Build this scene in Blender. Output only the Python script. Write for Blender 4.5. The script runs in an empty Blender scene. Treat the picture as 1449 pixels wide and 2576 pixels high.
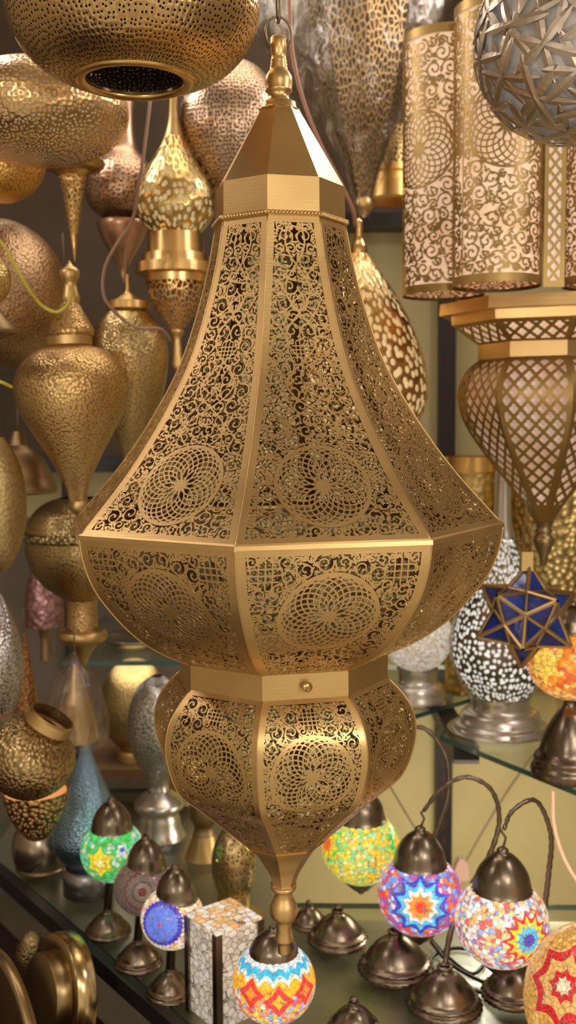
import bpy, math, random
import numpy as np
from mathutils import Vector, Matrix
random.seed(7); rng = np.random.default_rng(7)
PI = math.pi; TAU = 2*PI
sc = bpy.context.scene; COL = sc.collection

# ------------------------------------------------------------------ camera
F = 2600.0; PITCH = 0.086; ROLL = -0.0054; H = 1.55
cp, sp = math.cos(PITCH), math.sin(PITCH); cr, sr = math.cos(ROLL), math.sin(ROLL)
cam = bpy.data.cameras.new('camera'); co = bpy.data.objects.new('camera', cam); COL.objects.link(co)
cam.lens = F/2576*36; cam.sensor_width = 36; cam.clip_start = .02
co.matrix_world = Matrix.Translation((0, 0, H)) @ Matrix.Rotation(PI/2-PITCH, 4, 'X') @ Matrix.Rotation(ROLL, 4, 'Z')
cam.dof.use_dof = True; cam.dof.focus_distance = .84; cam.dof.aperture_fstop = 8.5
sc.camera = co

def ray(px, py):
    a, b = px-724.5, py-1288
    u = a*cr+b*sr; v = -a*sr+b*cr
    x, z = u/F, -v/F
    return x, cp+z*sp, -sp+z*cp
def W(px, py, Y):                 # point on the sight line at distance Y into the shop
    x, y, z = ray(px, py); t = Y/y
    return Vector((x*t, Y, H+z*t))
def Wz(px, py, z):                # point on the sight line at height z
    x, y, d = ray(px, py); t = (z-H)/d
    return Vector((x*t, y*t, z))
def mpp(px, py, Y):
    x, y, z = ray(px, py); return Y/y/F

# ------------------------------------------------------------------ objects
def tag(o, label=None, cat=None, group=None, kind=None):
    if label: o['label'] = label
    if cat: o['category'] = cat
    if group: o['group'] = group
    if kind: o['kind'] = kind
    return o
def thing(name, label, cat, loc=(0, 0, 0), group=None, rot=(0, 0, 0)):
    o = bpy.data.objects.new(name, None); COL.objects.link(o); o.empty_display_size = .02
    o.location = loc; o.rotation_euler = rot
    return tag(o, label, cat, group)
def put(name, me, mat, parent=None, loc=(0, 0, 0), rot=(0, 0, 0), label=None):
    o = bpy.data.objects.new(name, me); COL.objects.link(o)
    if mat is not None and not me.materials:
        for q in (mat if isinstance(mat, tuple) else (mat,)): me.materials.append(q)
    o.location = loc; o.rotation_euler = rot
    if parent is not None: o.parent = parent
    if label: o['label'] = label
    return o
def mesh(name, V, polys, smooth=True, uv=None):
    """polys: list of (n,k) int arrays; uv: list of matching (n,k,2) arrays"""
    me = bpy.data.meshes.new(name); V = np.asarray(V, dtype=np.float32)
    polys = [np.asarray(p, dtype=np.int32) for p in polys if len(p)]
    me.vertices.add(len(V)); me.vertices.foreach_set('co', V.ravel())
    tot = np.concatenate([np.full(len(p), p.shape[1], np.int32) for p in polys])
    me.loops.add(int(tot.sum())); me.polygons.add(len(tot))
    me.loops.foreach_set('vertex_index', np.concatenate([p.ravel() for p in polys]))
    st = np.concatenate([[0], np.cumsum(tot)[:-1]]).astype(np.int32)
    me.polygons.foreach_set('loop_start', st)
    me.polygons.foreach_set('use_smooth', np.full(len(tot), bool(smooth)))
    if uv is not None:
        l = me.uv_layers.new(name='UVMap')
        l.data.foreach_set('uv', np.concatenate([np.asarray(q, np.float32).reshape(-1) for q in uv]))
    me.update(calc_edges=True); me.validate(); return me

def spline(P, n):
    P = np.array(P, float)
    if len(P) < 3: return np.linspace(0, 1, n)[:, None]*(P[-1]-P[0])+P[0]
    d = np.r_[0, np.cumsum(np.linalg.norm(np.diff(P, axis=0), axis=1))]
    m = np.gradient(P, d, axis=0)
    t = np.linspace(0, d[-1], n); i = np.clip(np.searchsorted(d, t)-1, 0, len(P)-2)
    h = (d[i+1]-d[i])[:, None]; s = ((t-d[i])[:, None])/h
    return (2*s**3-3*s**2+1)*P[i]+(s**3-2*s**2+s)*h*m[i]+(-2*s**3+3*s**2)*P[i+1]+(s**3-s**2)*h*m[i+1]

def lathe(name, prof, seg=40, smooth=True, ribs=0, rib=.05, phase=0, cap=False):
    """prof: (r,z) list. UV in metres so holes keep their size. The seam is at the back."""
    P = np.array(prof, float); n = len(P)
    a = np.linspace(0, TAU, seg+1)+phase
    rm = P[:, 0].max()
    arc = np.r_[0, np.cumsum(np.linalg.norm(np.diff(P, axis=0), axis=1))]
    mod = np.ones(seg) if not ribs else 1+rib*np.abs(np.cos(a[:-1]*ribs/2))
    r = np.maximum(P[:, 0], 1e-5)[:, None]*mod[None]
    X = r*np.sin(a[:-1])[None]*-1; Y = r*np.cos(a[:-1])[None]; Z = np.repeat(P[:, 1:2], seg, 1)
    V = np.stack([X, Y, Z], -1).reshape(-1, 3)
    i, j = np.meshgrid(np.arange(n-1), np.arange(seg), indexing='ij'); i = i.ravel(); j = j.ravel(); k = (j+1) % seg
    Q = np.stack([i*seg+j, i*seg+k, (i+1)*seg+k, (i+1)*seg+j], -1)
    ua = a*rm
    U = np.stack([np.stack([ua[j], arc[i]], -1), np.stack([ua[j+1], arc[i]], -1), np.stack([ua[j+1], arc[i+1]], -1), np.stack([ua[j], arc[i+1]], -1)], 1)
    polys, uvs = [Q], [U]
    if cap:
        for e in ([0], [n-1]):
            c = np.arange(seg)+e[0]*seg
            if e[0]: c = c[::-1]
            polys.append(c[None]); uvs.append(np.zeros((1, seg, 2)))
    me = mesh(name, V, polys, smooth, uvs)
    return me
def tube(name, pts, rad, seg=8, close=False):
    P = np.array([tuple(p) for p in pts], float); n = len(P)
    R = np.full(n, rad) if np.isscalar(rad) else np.array(rad)
    T = np.gradient(P, axis=0) if not close else np.roll(P, -1, 0)-np.roll(P, 1, 0)
    T /= np.linalg.norm(T, axis=1)[:, None]+1e-12
    u = np.array([.3, .2, .93]) if abs(T[0, 2]) < .8 else np.array([.9, .3, .1])
    N = []; 
    for t in T:
        u = u-t*(u@t); u /= np.linalg.norm(u); N.append(u.copy())
    N = np.array(N); B = np.cross(T, N); a = np.linspace(0, TAU, seg, endpoint=False)
    V = (P[:, None]+R[:, None, None]*(np.cos(a)[None, :, None]*N[:, None]+np.sin(a)[None, :, None]*B[:, None])).reshape(-1, 3)
    m = n if close else n-1
    i, j = np.meshgrid(np.arange(m), np.arange(seg), indexing='ij'); i = i.ravel(); j = j.ravel(); k = (j+1) % seg; i2 = (i+1) % n
    polys = [np.stack([i*seg+j, i*seg+k, i2*seg+k, i2*seg+j], -1)]
    if not close: polys += [np.arange(seg)[::-1][None], (np.arange(seg)+(n-1)*seg)[None]]
    return mesh(name, V, polys)
def box(name, x0, x1, y0, y1, z0, z1):
    V = [(x, y, z) for z in (z0, z1) for y in (y0, y1) for x in (x0, x1)]
    return mesh(name, V, [[(0, 2, 3, 1), (4, 5, 7, 6), (0, 1, 5, 4), (2, 6, 7, 3), (0, 4, 6, 2), (1, 3, 7, 5)]], False)
def slab(name, pts, z0, z1):
    n = len(pts); V = [(p[0], p[1], z) for z in (z0, z1) for p in pts]
    s = [(i, (i+1) % n, n+(i+1) % n, n+i) for i in range(n)]
    return mesh(name, V, [s, [list(range(n))[::-1]], [list(range(n, 2*n))]], False)

# ------------------------------------------------------------------ materials
def nodes(name):
    m = bpy.data.materials.new(name); m.use_nodes = True; nt = m.node_tree; nt.nodes.clear()
    out = nt.nodes.new('ShaderNodeOutputMaterial')
    return m, nt, out
class G:
    def __init__(s, nt): s.nt = nt
    def n(s, t, **k):
        o = s.nt.nodes.new('ShaderNode'+t)
        for a, b in k.items(): setattr(o, a, b)
        return o
    def l(s, a, b): s.nt.links.new(a, b)
    def val(s, sock, v):
        if isinstance(v, bpy.types.NodeSocket): s.l(v, sock)
        else: sock.default_value = v
    def math(s, op, a, b=None, c=None):
        o = s.n('Math', operation=op); s.val(o.inputs[0], a)
        if b is not None: s.val(o.inputs[1], b)
        if c is not None: s.val(o.inputs[2], c)
        return o.outputs[0]
    def vm(s, op, a, b=None):
        o = s.n('VectorMath', operation=op); s.val(o.inputs[0], a)
        if b is not None: s.val(o.inputs[1], b)
        return o.outputs['Value'] if op in ('DOT_PRODUCT', 'DISTANCE', 'LENGTH') else o.outputs[0]
    def mix(s, f, a, b):
        o = s.n('Mix', data_type='RGBA'); s.val(o.inputs[0], f); s.val(o.inputs[6], a); s.val(o.inputs[7], b); return o.outputs[2]
    def ramp(s, f, stops, const=False):
        o = s.n('ValToRGB'); r = o.color_ramp
        if const: r.interpolation = 'CONSTANT'
        while len(r.elements) < len(stops): r.elements.new(1)
        for e, (p, c) in zip(r.elements, stops): e.position = p; e.color = (*c[:3], 1)
        s.l(f, o.inputs[0]); return o.outputs[0]
def c4(c): return (*c, 1)
def sc3(c, k): return tuple(min(1, v*k) for v in c)

def metal(name, col, rough=.36, hammer=None, hole=None, brushed=0., vary=.18, metallic=1., grime=None):
    """hammer=(cells per metre, strength); hole=(per metre u, v, threshold, randomness)"""
    m, nt, out = nodes(name); g = G(nt)
    b = g.n('BsdfPrincipled'); b.inputs['Metallic'].default_value = metallic
    tc = g.n('TexCoord')
    no = g.n('TexNoise'); no.inputs['Scale'].default_value = 9; no.inputs['Detail'].default_value = 5; g.l(tc.outputs['Object'], no.inputs['Vector'])
    cc = g.ramp(no.outputs[0], [(.3, sc3(col, 1-vary)), (.7, sc3(col, 1+vary))])
    g.l(cc, b.inputs['Base Color'])
    rr = g.n('MapRange'); g.l(no.outputs[0], rr.inputs[0]); rr.inputs[1].default_value = .3; rr.inputs[2].default_value = .7
    rr.inputs[3].default_value = rough*.85; rr.inputs[4].default_value = rough*1.18; g.l(rr.outputs[0], b.inputs['Roughness'])
    h = None
    if brushed:
        mp = g.n('Mapping'); mp.inputs['Scale'].default_value = (25, 25, 900); g.l(tc.outputs['Object'], mp.inputs['Vector'])
        n2 = g.n('TexNoise'); n2.inputs['Scale'].default_value = 1; n2.inputs['Detail'].default_value = 2; g.l(mp.outputs[0], n2.inputs['Vector'])
        bp = g.n('Bump'); bp.inputs['Strength'].default_value = brushed; bp.inputs['Distance'].default_value = .0004
        g.l(n2.outputs[0], bp.inputs['Height']); h = bp.outputs[0]
    if hammer:
        v = g.n('TexVoronoi', voronoi_dimensions='2D'); v.inputs['Scale'].default_value = hammer[0]; g.l(tc.outputs['UV'], v.inputs['Vector'])
        bp = g.n('Bump'); bp.inputs['Strength'].default_value = hammer[1]; bp.inputs['Distance'].default_value = .35/hammer[0]
        if h: g.l(h, bp.inputs['Normal'])
        g.l(v.outputs['Distance'], bp.inputs['Height']); h = bp.outputs[0]
        gr = g.n('MapRange'); g.l(v.outputs['Distance'], gr.inputs[0]); gr.inputs[1].default_value = .30; gr.inputs[2].default_value = .62
        cc = g.mix(g.math('MULTIPLY', gr.outputs[0], min(1, hammer[1]*.85)), cc, c4(sc3(col, .28))); g.l(cc, b.inputs['Base Color'])
    if hole:
        mp = g.n('Mapping'); mp.inputs['Scale'].default_value = (hole[0], hole[1], 1); g.l(tc.outputs['UV'], mp.inputs['Vector'])
        v = g.n('TexVoronoi', voronoi_dimensions='2D'); v.inputs['Scale'].default_value = 1; v.inputs['Randomness'].default_value = hole[3]
        g.l(mp.outputs[0], v.inputs['Vector'])
        bp = g.n('Bump'); bp.inputs['Strength'].default_value = .35; bp.inputs['Distance'].default_value = .3/hole[0]
        if h: g.l(h, bp.inputs['Normal'])
        g.l(v.outputs['Distance'], bp.inputs['Height']); h = bp.outputs[0]
        if len(hole) > 4:      # organic cells between thin bars
            e = g.n('TexVoronoi', voronoi_dimensions='2D', feature='DISTANCE_TO_EDGE'); e.inputs['Scale'].default_value = 1
            e.inputs['Randomness'].default_value = hole[3]; g.l(mp.outputs[0], e.inputs['Vector'])
            f = g.math('GREATER_THAN', e.outputs['Distance'], hole[2])
        else: f = g.math('LESS_THAN', v.outputs['Distance'], hole[2])
        t = g.n('BsdfTransparent'); mx = g.n('MixShader'); g.l(f, mx.inputs[0]); g.l(b.outputs[0], mx.inputs[1]); g.l(t.outputs[0], mx.inputs[2])
        g.l(mx.outputs[0], out.inputs[0])
    else: g.l(b.outputs[0], out.inputs[0])
    if h: g.l(h, b.inputs['Normal'])
    return m
def plain(name, col, rough=.6, noise=8, vary=.12, bump=0, metallic=0., coat=0):
    m, nt, out = nodes(name); g = G(nt); b = g.n('BsdfPrincipled'); tc = g.n('TexCoord')
    no = g.n('TexNoise'); no.inputs['Scale'].default_value = noise; no.inputs['Detail'].default_value = 6; g.l(tc.outputs['Object'], no.inputs['Vector'])
    g.l(g.ramp(no.outputs[0], [(.3, sc3(col, 1-vary)), (.7, sc3(col, 1+vary))]), b.inputs['Base Color'])
    b.inputs['Roughness'].default_value = rough; b.inputs['Metallic'].default_value = metallic; b.inputs['Coat Weight'].default_value = coat
    if bump:
        bp = g.n('Bump'); bp.inputs['Strength'].default_value = bump; bp.inputs['Distance'].default_value = .002; g.l(no.outputs[0], bp.inputs['Height']); g.l(bp.outputs[0], b.inputs['Normal'])
    g.l(b.outputs[0], out.inputs[0]); return m
def glow(name, col, strength, col2=None, noise=14):
    """lit fabric or frosted liner of a lamp"""
    m, nt, out = nodes(name); g = G(nt); b = g.n('BsdfPrincipled'); tc = g.n('TexCoord')
    no = g.n('TexNoise'); no.inputs['Scale'].default_value = noise; no.inputs['Detail'].default_value = 3; g.l(tc.outputs['Object'], no.inputs['Vector'])
    cc = g.ramp(no.outputs[0], [(.35, col), (.65, col2 or col)])
    g.l(cc, b.inputs['Base Color']); g.l(cc, b.inputs['Emission Color']); b.inputs['Emission Strength'].default_value = strength
    b.inputs['Roughness'].default_value = .5; g.l(b.outputs[0], out.inputs[0]); return m
def glass(name, tint, fac=.25, rough=.05):
    m, nt, out = nodes(name); g = G(nt)
    t = g.n('BsdfTransparent'); t.inputs[0].default_value = c4(tint); s = g.n('BsdfGlossy'); s.inputs['Roughness'].default_value = rough
    s.inputs[0].default_value = (.9, .95, .92, 1)
    mx = g.n('MixShader'); lw = g.n('LayerWeight'); f = g.math('MULTIPLY_ADD', g.math('POWER', lw.outputs['Facing'], 4.0), .75, .03+fac*.2); g.l(f, mx.inputs[0]); g.l(t.outputs[0], mx.inputs[1]); g.l(s.outputs[0], mx.inputs[2]); g.l(mx.outputs[0], out.inputs[0])
    return m
def film(name):
    m, nt, out = nodes(name); g = G(nt); tc = g.n('TexCoord')
    mp = g.n('Mapping'); mp.inputs['Scale'].default_value = (40, 40, 12); g.l(tc.outputs['Object'], mp.inputs['Vector'])
    no = g.n('TexNoise'); no.inputs['Scale'].default_value = 1; no.inputs['Detail'].default_value = 6; no.inputs['Distortion'].default_value = 1.5; g.l(mp.outputs[0], no.inputs['Vector'])
    bp = g.n('Bump'); bp.inputs['Strength'].default_value = 1; bp.inputs['Distance'].default_value = .006; g.l(no.outputs[0], bp.inputs['Height'])
    t = g.n('BsdfTransparent'); t.inputs[0].default_value = (.93, .91, .88, 1); s = g.n('BsdfGlossy'); s.inputs['Roughness'].default_value = .16; s.inputs[0].default_value = (.85, .8, .75, 1)
    g.l(bp.outputs[0], s.inputs['Normal'])
    f = g.math('MULTIPLY_ADD', no.outputs[0], .5, -.06)
    mx = g.n('MixShader'); g.l(f, mx.inputs[0]); g.l(t.outputs[0], mx.inputs[1]); g.l(s.outputs[0], mx.inputs[2]); g.l(mx.outputs[0], out.inputs[0]); return m
def med(px, py, Y, dx, dy):
    """direction of a flower that sits dx, dy globe-radii off the middle of the globe as photographed"""
    v = (Vector((0, 0, H))-W(px, py, Y)).normalized(); u = (Vector((0, 0, 1))-v*v.z).normalized(); r = u.cross(v)
    return tuple(r*dx+u*dy+v*math.sqrt(max(.01, 1-dx*dx-dy*dy)))
def mosaic(name, palette, meds=(), strength=1.4, cells=9, radius=.05, squash=1.0, rnd=.9):
    """glass mosaic of a lit globe: random chips with flower medallions set into them.
    meds: (direction, radius, petals, petal depth, [(pos,col)...])"""
    m, nt, out = nodes(name); g = G(nt); tc = g.n('TexCoord')
    mp = g.n('Mapping'); mp.inputs['Scale'].default_value = (1/radius, 1/radius, 1/radius/squash); g.l(tc.outputs['Object'], mp.inputs['Vector'])
    v = g.n('TexVoronoi'); v.inputs['Scale'].default_value = cells; v.inputs['Randomness'].default_value = rnd; g.l(mp.outputs[0], v.inputs['Vector'])
    e = g.n('TexVoronoi', feature='DISTANCE_TO_EDGE'); e.inputs['Scale'].default_value = cells; e.inputs['Randomness'].default_value = rnd; g.l(mp.outputs[0], e.inputs['Vector'])
    wn = g.n('TexWhiteNoise'); g.l(v.outputs['Position'], wn.inputs['Vector'])
    k = len(palette); col = g.ramp(wn.outputs['Value'], [(i/k, c) for i, c in enumerate(palette)], True)
    sh = g.math('MULTIPLY_ADD', g.math('POWER', v.outputs['Distance'], 1.2), -.75, 1.15)
    for d, R, pet, dep, stops in meds:
        d = Vector(d).normalized(); t1 = d.cross(Vector((0, .1, 1)) if abs(d.z) < .9 else Vector((0, 1, 0))).normalized(); t2 = d.cross(t1)
        q = mp.outputs[0]
        w = g.vm('SUBTRACT', q, tuple(d)); dist = g.vm('LENGTH', w)
        a = g.math('ARCTAN2', g.vm('DOT_PRODUCT', w, tuple(t1)), g.vm('DOT_PRODUCT', w, tuple(t2)))
        tri = g.math('ABSOLUTE', g.math('SINE', g.math('MULTIPLY', a, pet/2)))
        rad = g.math('DIVIDE', g.math('MULTIPLY', dist, g.math('MULTIPLY_ADD', tri, dep, 1.0)), R)
        f = g.math('LESS_THAN', rad, 1.0)
        col = g.mix(f, col, g.ramp(rad, stops, True))
    col = g.mix(g.math('LESS_THAN', e.outputs['Distance'], .035), col, (.25, .2, .16, 1))
    b = g.n('BsdfPrincipled'); g.l(col, b.inputs['Base Color']); g.l(col, b.inputs['Emission Color']); b.inputs['Roughness'].default_value = .2
    g.val(b.inputs['Emission Strength'], g.math('MULTIPLY', sh, strength*.72)); b.inputs['Coat Weight'].default_value = .3
    bp = g.n('Bump'); bp.inputs['Strength'].default_value = .5; bp.inputs['Distance'].default_value = .001; bp.invert = True
    g.l(v.outputs['Distance'], bp.inputs['Height']); g.l(bp.outputs[0], b.inputs['Normal'])
    g.l(b.outputs[0], out.inputs[0]); return m

BR = (.70, .47, .19); CO = (.58, .37, .25); SI = (.74, .70, .66); DK = (.25, .20, .15); OL = (.50, .40, .20)
m_main = metal('brushed_brass', (.68, .46, .20), .40, brushed=.25, vary=.10)
m_mainpl = metal('brushed_brass_sheet', (.68, .46, .20), .33, brushed=.25, vary=.12)
m_back = metal('unpolished_shaded_inside', (.17, .115, .045), .6)  # unpolished back of the sheet, darkened so the shade inside is in the colour
m_brass = metal('polished_brass', BR, .26)
m_brass2 = metal('satin_brass', (.66, .46, .20), .38)
m_gold = metal('warm_gold', (.80, .52, .18), .30)
m_copper = metal('aged_copper', CO, .34)
m_bronze = metal('dark_bronze', DK, .28, vary=.3)
m_silver = metal('antique_silver', SI, .28)
m_brown = metal('brown_bronze', (.36, .26, .14), .42)
m_iron = metal('dark_iron', (.25, .20, .13), .35)
h_in = lambda *h: metal('dull_shaded_inside', (.13, .085, .04), .6, hole=h)  # dull inside metal, coloured darker to stand for the shade within
m_film = film('clear_plastic_film')
m_glass = glass('shelf_glass', (.90, .92, .87), .15, .24); m_gedge = plain('glass_edge', (.06, .16, .13), .15, coat=.5)
m_wire = plain('brown_flex', (.42, .24, .16), .5); m_yel = plain('yellow_flex', (.62, .50, .06), .45); m_thin = plain('thin_wire', (.2, .15, .08), .5)

# ------------------------------------------------------------------ pierced sheet metal
class Ras:
    def __init__(s, x0, x1, y0, y1, h):
        s.x0, s.y0, s.h = x0, y0, h
        s.nx = int((x1-x0)/h)+2; s.ny = int((y1-y0)/h)+2
        s.X, s.Y = np.meshgrid(x0+np.arange(s.nx)*h, y0+np.arange(s.ny)*h)
        s.D = np.full((s.ny, s.nx), -1e3)
    def win(s, x0, x1, y0, y1):
        i0 = max(0, int((x0-s.x0)/s.h)); i1 = min(s.nx, int((x1-s.x0)/s.h)+2); j0 = max(0, int((y0-s.y0)/s.h)); j1 = min(s.ny, int((y1-s.y0)/s.h)+2)
        return (slice(j0, max(j0, j1)), slice(i0, max(i0, i1)))
    def stroke(s, P, w0, w1=None):
        P = np.asarray(P, float); w1 = w0 if w1 is None else w1; n = len(P)-1
        for k in range(n):
            a, b = P[k], P[k+1]; wa = w0+(w1-w0)*k/n; w = wa/2; m = w+2*s.h
            q = s.win(min(a[0], b[0])-m, max(a[0], b[0])+m, min(a[1], b[1])-m, max(a[1], b[1])+m)
            X, Y = s.X[q]-a[0], s.Y[q]-a[1]; d = b-a; L = d@d+1e-12
            t = np.clip((X*d[0]+Y*d[1])/L, 0, 1)
            s.D[q] = np.maximum(s.D[q], w-np.hypot(X-t*d[0], Y-t*d[1]))
    def disc(s, x, y, r):
        m = r+2*s.h; q = s.win(x-m, x+m, y-m, y+m); s.D[q] = np.maximum(s.D[q], r-np.hypot(s.X[q]-x, s.Y[q]-y))
    def cut(s, x, y, r):
        m = r+2*s.h; q = s.win(x-m, x+m, y-m, y+m); s.D[q] = np.minimum(s.D[q], np.hypot(s.X[q]-x, s.Y[q]-y)-r)
    def leaf(s, x, y, ang, L, w):
        t = np.linspace(0, 1, 7); c = .25*L*np.sin(t*PI*.8)
        P = np.stack([x+np.cos(ang)*t*L-np.sin(ang)*c, y+np.sin(ang)*t*L+np.cos(ang)*c], -1)
        ww = w*np.array([.35, .8, 1., .95, .75, .45, .15])
        for k in range(6): s.stroke(P[k:k+2], ww[k])
    def rosette(s, cx, cy, R, ring=2.2, lw=1.25, n=24):
        q = s.win(cx-R-3, cx+R+3, cy-R-3, cy+R+3); X = s.X[q]-cx; Y = s.Y[q]-cy
        r = np.hypot(X, Y); th = np.arctan2(Y, X); R1 = R-ring*.8
        D = np.full(r.shape, -1e3); rc = np.clip(r/R1, 1e-4, .9995); ac = np.arccos(rc)
        gr = 1/(np.maximum(r, .01)*np.sqrt(1-rc**2))
        for nn, lo, hi in ((n, math.cos(PI*9/24)*R1, R1), (n//2, 0, math.cos(PI*9/24)*R1)):
            for sg in (1, -1):
                f = nn*(th+sg*ac)/TAU; d = np.abs(f-np.round(f))*TAU/nn/gr
                ww = lw/2*np.where(r < .3*R1, 1.0, 1.0)
                D = np.where((r >= lo-.3) & (r <= hi), np.maximum(D, ww-d), D)
        D = np.maximum(D, R*.055-r); D = np.maximum(D, ring/2-np.abs(r-(R-ring/2)))
        ins = r < R
        s.D[q] = np.where(ins, D, np.maximum(s.D[q], ring/2-np.abs(r-(R-ring/2))))
    def scrolls(s, region, lo, hi, mirror=True, lw=1.15, n=6000, gap=.35, box=None, leaves=True):
        """arabesque filling: packed curling tendrils with leaf ends; region(x,y)>0 inside"""
        x0, x1, y0, y1 = box
        C = rng.uniform((0 if mirror else x0, y0), (x1, y1), (n, 2)); rad = region(C[:, 0], C[:, 1])
        if mirror: rad = np.minimum(rad, C[:, 0])
        rad = np.minimum(rad, hi*rng.uniform(.45, 1, n))
        out = []
        while True:
            k = int(np.argmax(rad))
            if rad[k] < lo: break
            c, r = C[k], rad[k]; out.append((c[0], c[1], r))
            rad = np.minimum(rad, np.hypot(C[:, 0]-c[0], C[:, 1]-c[1])-r)
        for (x, y, r) in out:
            for sg in ((1, -1) if mirror else (1,)):
                st = rng.integers(0, 1000); a0 = (x*37.1+y*91.7) % TAU; tw = 1 if int(x*13+y*7) % 2 else -1
                if r > hi*.33:
                    t = np.linspace(0, 1, 26); a = a0+tw*t*TAU*1.25; rr = (r+lw*.3)*(1-.80*t**1.15)
                    s.stroke(np.stack([sg*(x+rr*np.cos(a)), y+rr*np.sin(a)], -1), lw*1.05, lw*.9)
                    s.disc(sg*(x+rr[-1]*np.cos(a[-1])), y+rr[-1]*np.sin(a[-1]), lw*.85)
                    if leaves:
                        for q in (0, 1, 2):
                            b = a0-tw*(.9+q*1.7); ex, ey = x+r*.98*np.cos(b), y+r*.98*np.sin(b)
                            an = b-tw*2.2; s.leaf(sg*ex, ey, an if sg > 0 else PI-an, r*.66, lw*1.7)
                else:
                    an = a0
                    s.leaf(sg*(x-r*np.cos(an)), y-r*np.sin(an), an if sg > 0 else PI-an, r*2.3, max(lw*1.2, r*.8))
                    s.stroke([(sg*(x+r*1.2*np.cos(an+2)), y+r*1.2*np.sin(an+2)), (sg*x, y), (sg*(x+r*1.3*np.cos(an-2)), y+r*1.3*np.sin(an-2))], lw*.9)
    def knot(s, cx, cy, a, n=3, lw=1.1):
        """interlaced bars with looped ends"""
        g = a*2/(n)
        for i in range(n):
            o = -a+g*(i+.5)
            s.stroke([(cx+o, cy-a-g*.4), (cx+o, cy+a+g*.4)], lw); s.stroke([(cx-a-g*.4, cy+o), (cx+a+g*.4, cy+o)], lw)
        t = np.linspace(0, PI, 9)
        for i in range(n-1):
            o = -a+g*(i+1); f = 1 if i % 2 else -1
            s.stroke(np.stack([cx+o+np.cos(t)*g/2, cy+f*(a+g*.4)+f*np.sin(t)*g/2], -1), lw)
            s.stroke(np.stack([cx-f*(a+g*.4)-f*np.sin(t)*g/2, cy+o+np.cos(t)*g/2], -1), lw)

def march(D, x0, y0, h):
    ny, nx = D.shape; S = D > 0
    J, I = np.meshgrid(np.arange(ny-1), np.arange(nx-1), indexing='ij')
    a, b, c, d = S[:-1, :-1], S[:-1, 1:], S[1:, 1:], S[1:, :-1]
    case = a*1+b*2+c*4+d*8
    HB = nx*ny; VB = HB+ny*(nx-1)
    corner = [lambda j, i: j*nx+i, lambda j, i: j*nx+i+1, lambda j, i: (j+1)*nx+i+1, lambda j, i: (j+1)*nx+i]
    edge = [lambda j, i: HB+j*(nx-1)+i, lambda j, i: VB+j*nx+i+1, lambda j, i: HB+(j+1)*(nx-1)+i, lambda j, i: VB+j*nx+i]
    polys = {}
    for cs in range(1, 16):
        jj, ii = np.nonzero(case == cs)
        if not len(jj): continue
        ids = []
        for k in range(4):
            if cs >> k & 1: ids.append(corner[k](jj, ii))
            if (cs >> k & 1) != (cs >> ((k+1) % 4) & 1): ids.append(edge[k](jj, ii))
        polys.setdefault(len(ids), []).append(np.stack(ids, -1))
    polys = [np.concatenate(v) for v in polys.values()]
    allv = np.concatenate([p.ravel() for p in polys]); uq, inv = np.unique(allv, return_inverse=True)
    P = np.zeros((len(uq), 2)); m = uq < HB
    P[m] = np.stack([x0+(uq[m] % nx)*h, y0+(uq[m]//nx)*h], -1)
    m = (uq >= HB) & (uq < VB); e = uq[m]-HB; j, i = e//(nx-1), e % (nx-1); t = D[j, i]/(D[j, i]-D[j, i+1]); P[m] = np.stack([x0+(i+np.clip(t, .02, .98))*h, y0+j*h], -1)
    m = uq >= VB; e = uq[m]-VB; j, i = e//nx, e % nx; t = D[j, i]/(D[j, i]-D[j+1, i]); P[m] = np.stack([x0+i*h, y0+(j+np.clip(t, .02, .98))*h], -1)
    out = []; k = 0
    for p in polys: out.append(inv[k:k+p.size].reshape(p.shape)); k += p.size
    return P, out
def sheet(name, ras, mapf, thick):
    """turn the raster into a real pierced plate: two faces and cut edges. mapf(u,v) -> (P, N)"""
    P2, polys = march(np.clip(ras.D, -4*ras.h, 4*ras.h), ras.x0, ras.y0, ras.h)
    P, N = mapf(P2[:, 0], P2[:, 1]); n = len(P)
    V = np.concatenate([P, P-N*thick])
    E = np.concatenate([np.stack([p, np.roll(p, -1, 1)], -1).reshape(-1, 2) for p in polys])
    key = np.minimum(E[:, 0], E[:, 1]).astype(np.int64)*n+np.maximum(E[:, 0], E[:, 1])
    uq, idx, cnt = np.unique(key, return_index=True, return_counts=True)
    B = E[idx[cnt == 1]]
    side = np.stack([B[:, 1], B[:, 0], B[:, 0]+n, B[:, 1]+n], -1)
    me = mesh(name, V, polys+[p[:, ::-1]+n for p in polys]+[side], False)
    nf = sum(len(p) for p in polys); mi = np.zeros(len(me.polygons), np.int32); mi[nf:2*nf] = 1
    if len(mi) == 2*nf+len(side): me.polygons.foreach_set('material_index', mi)
    else: print('sheet faces', name, len(mi), nf, len(side))
    return me

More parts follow.
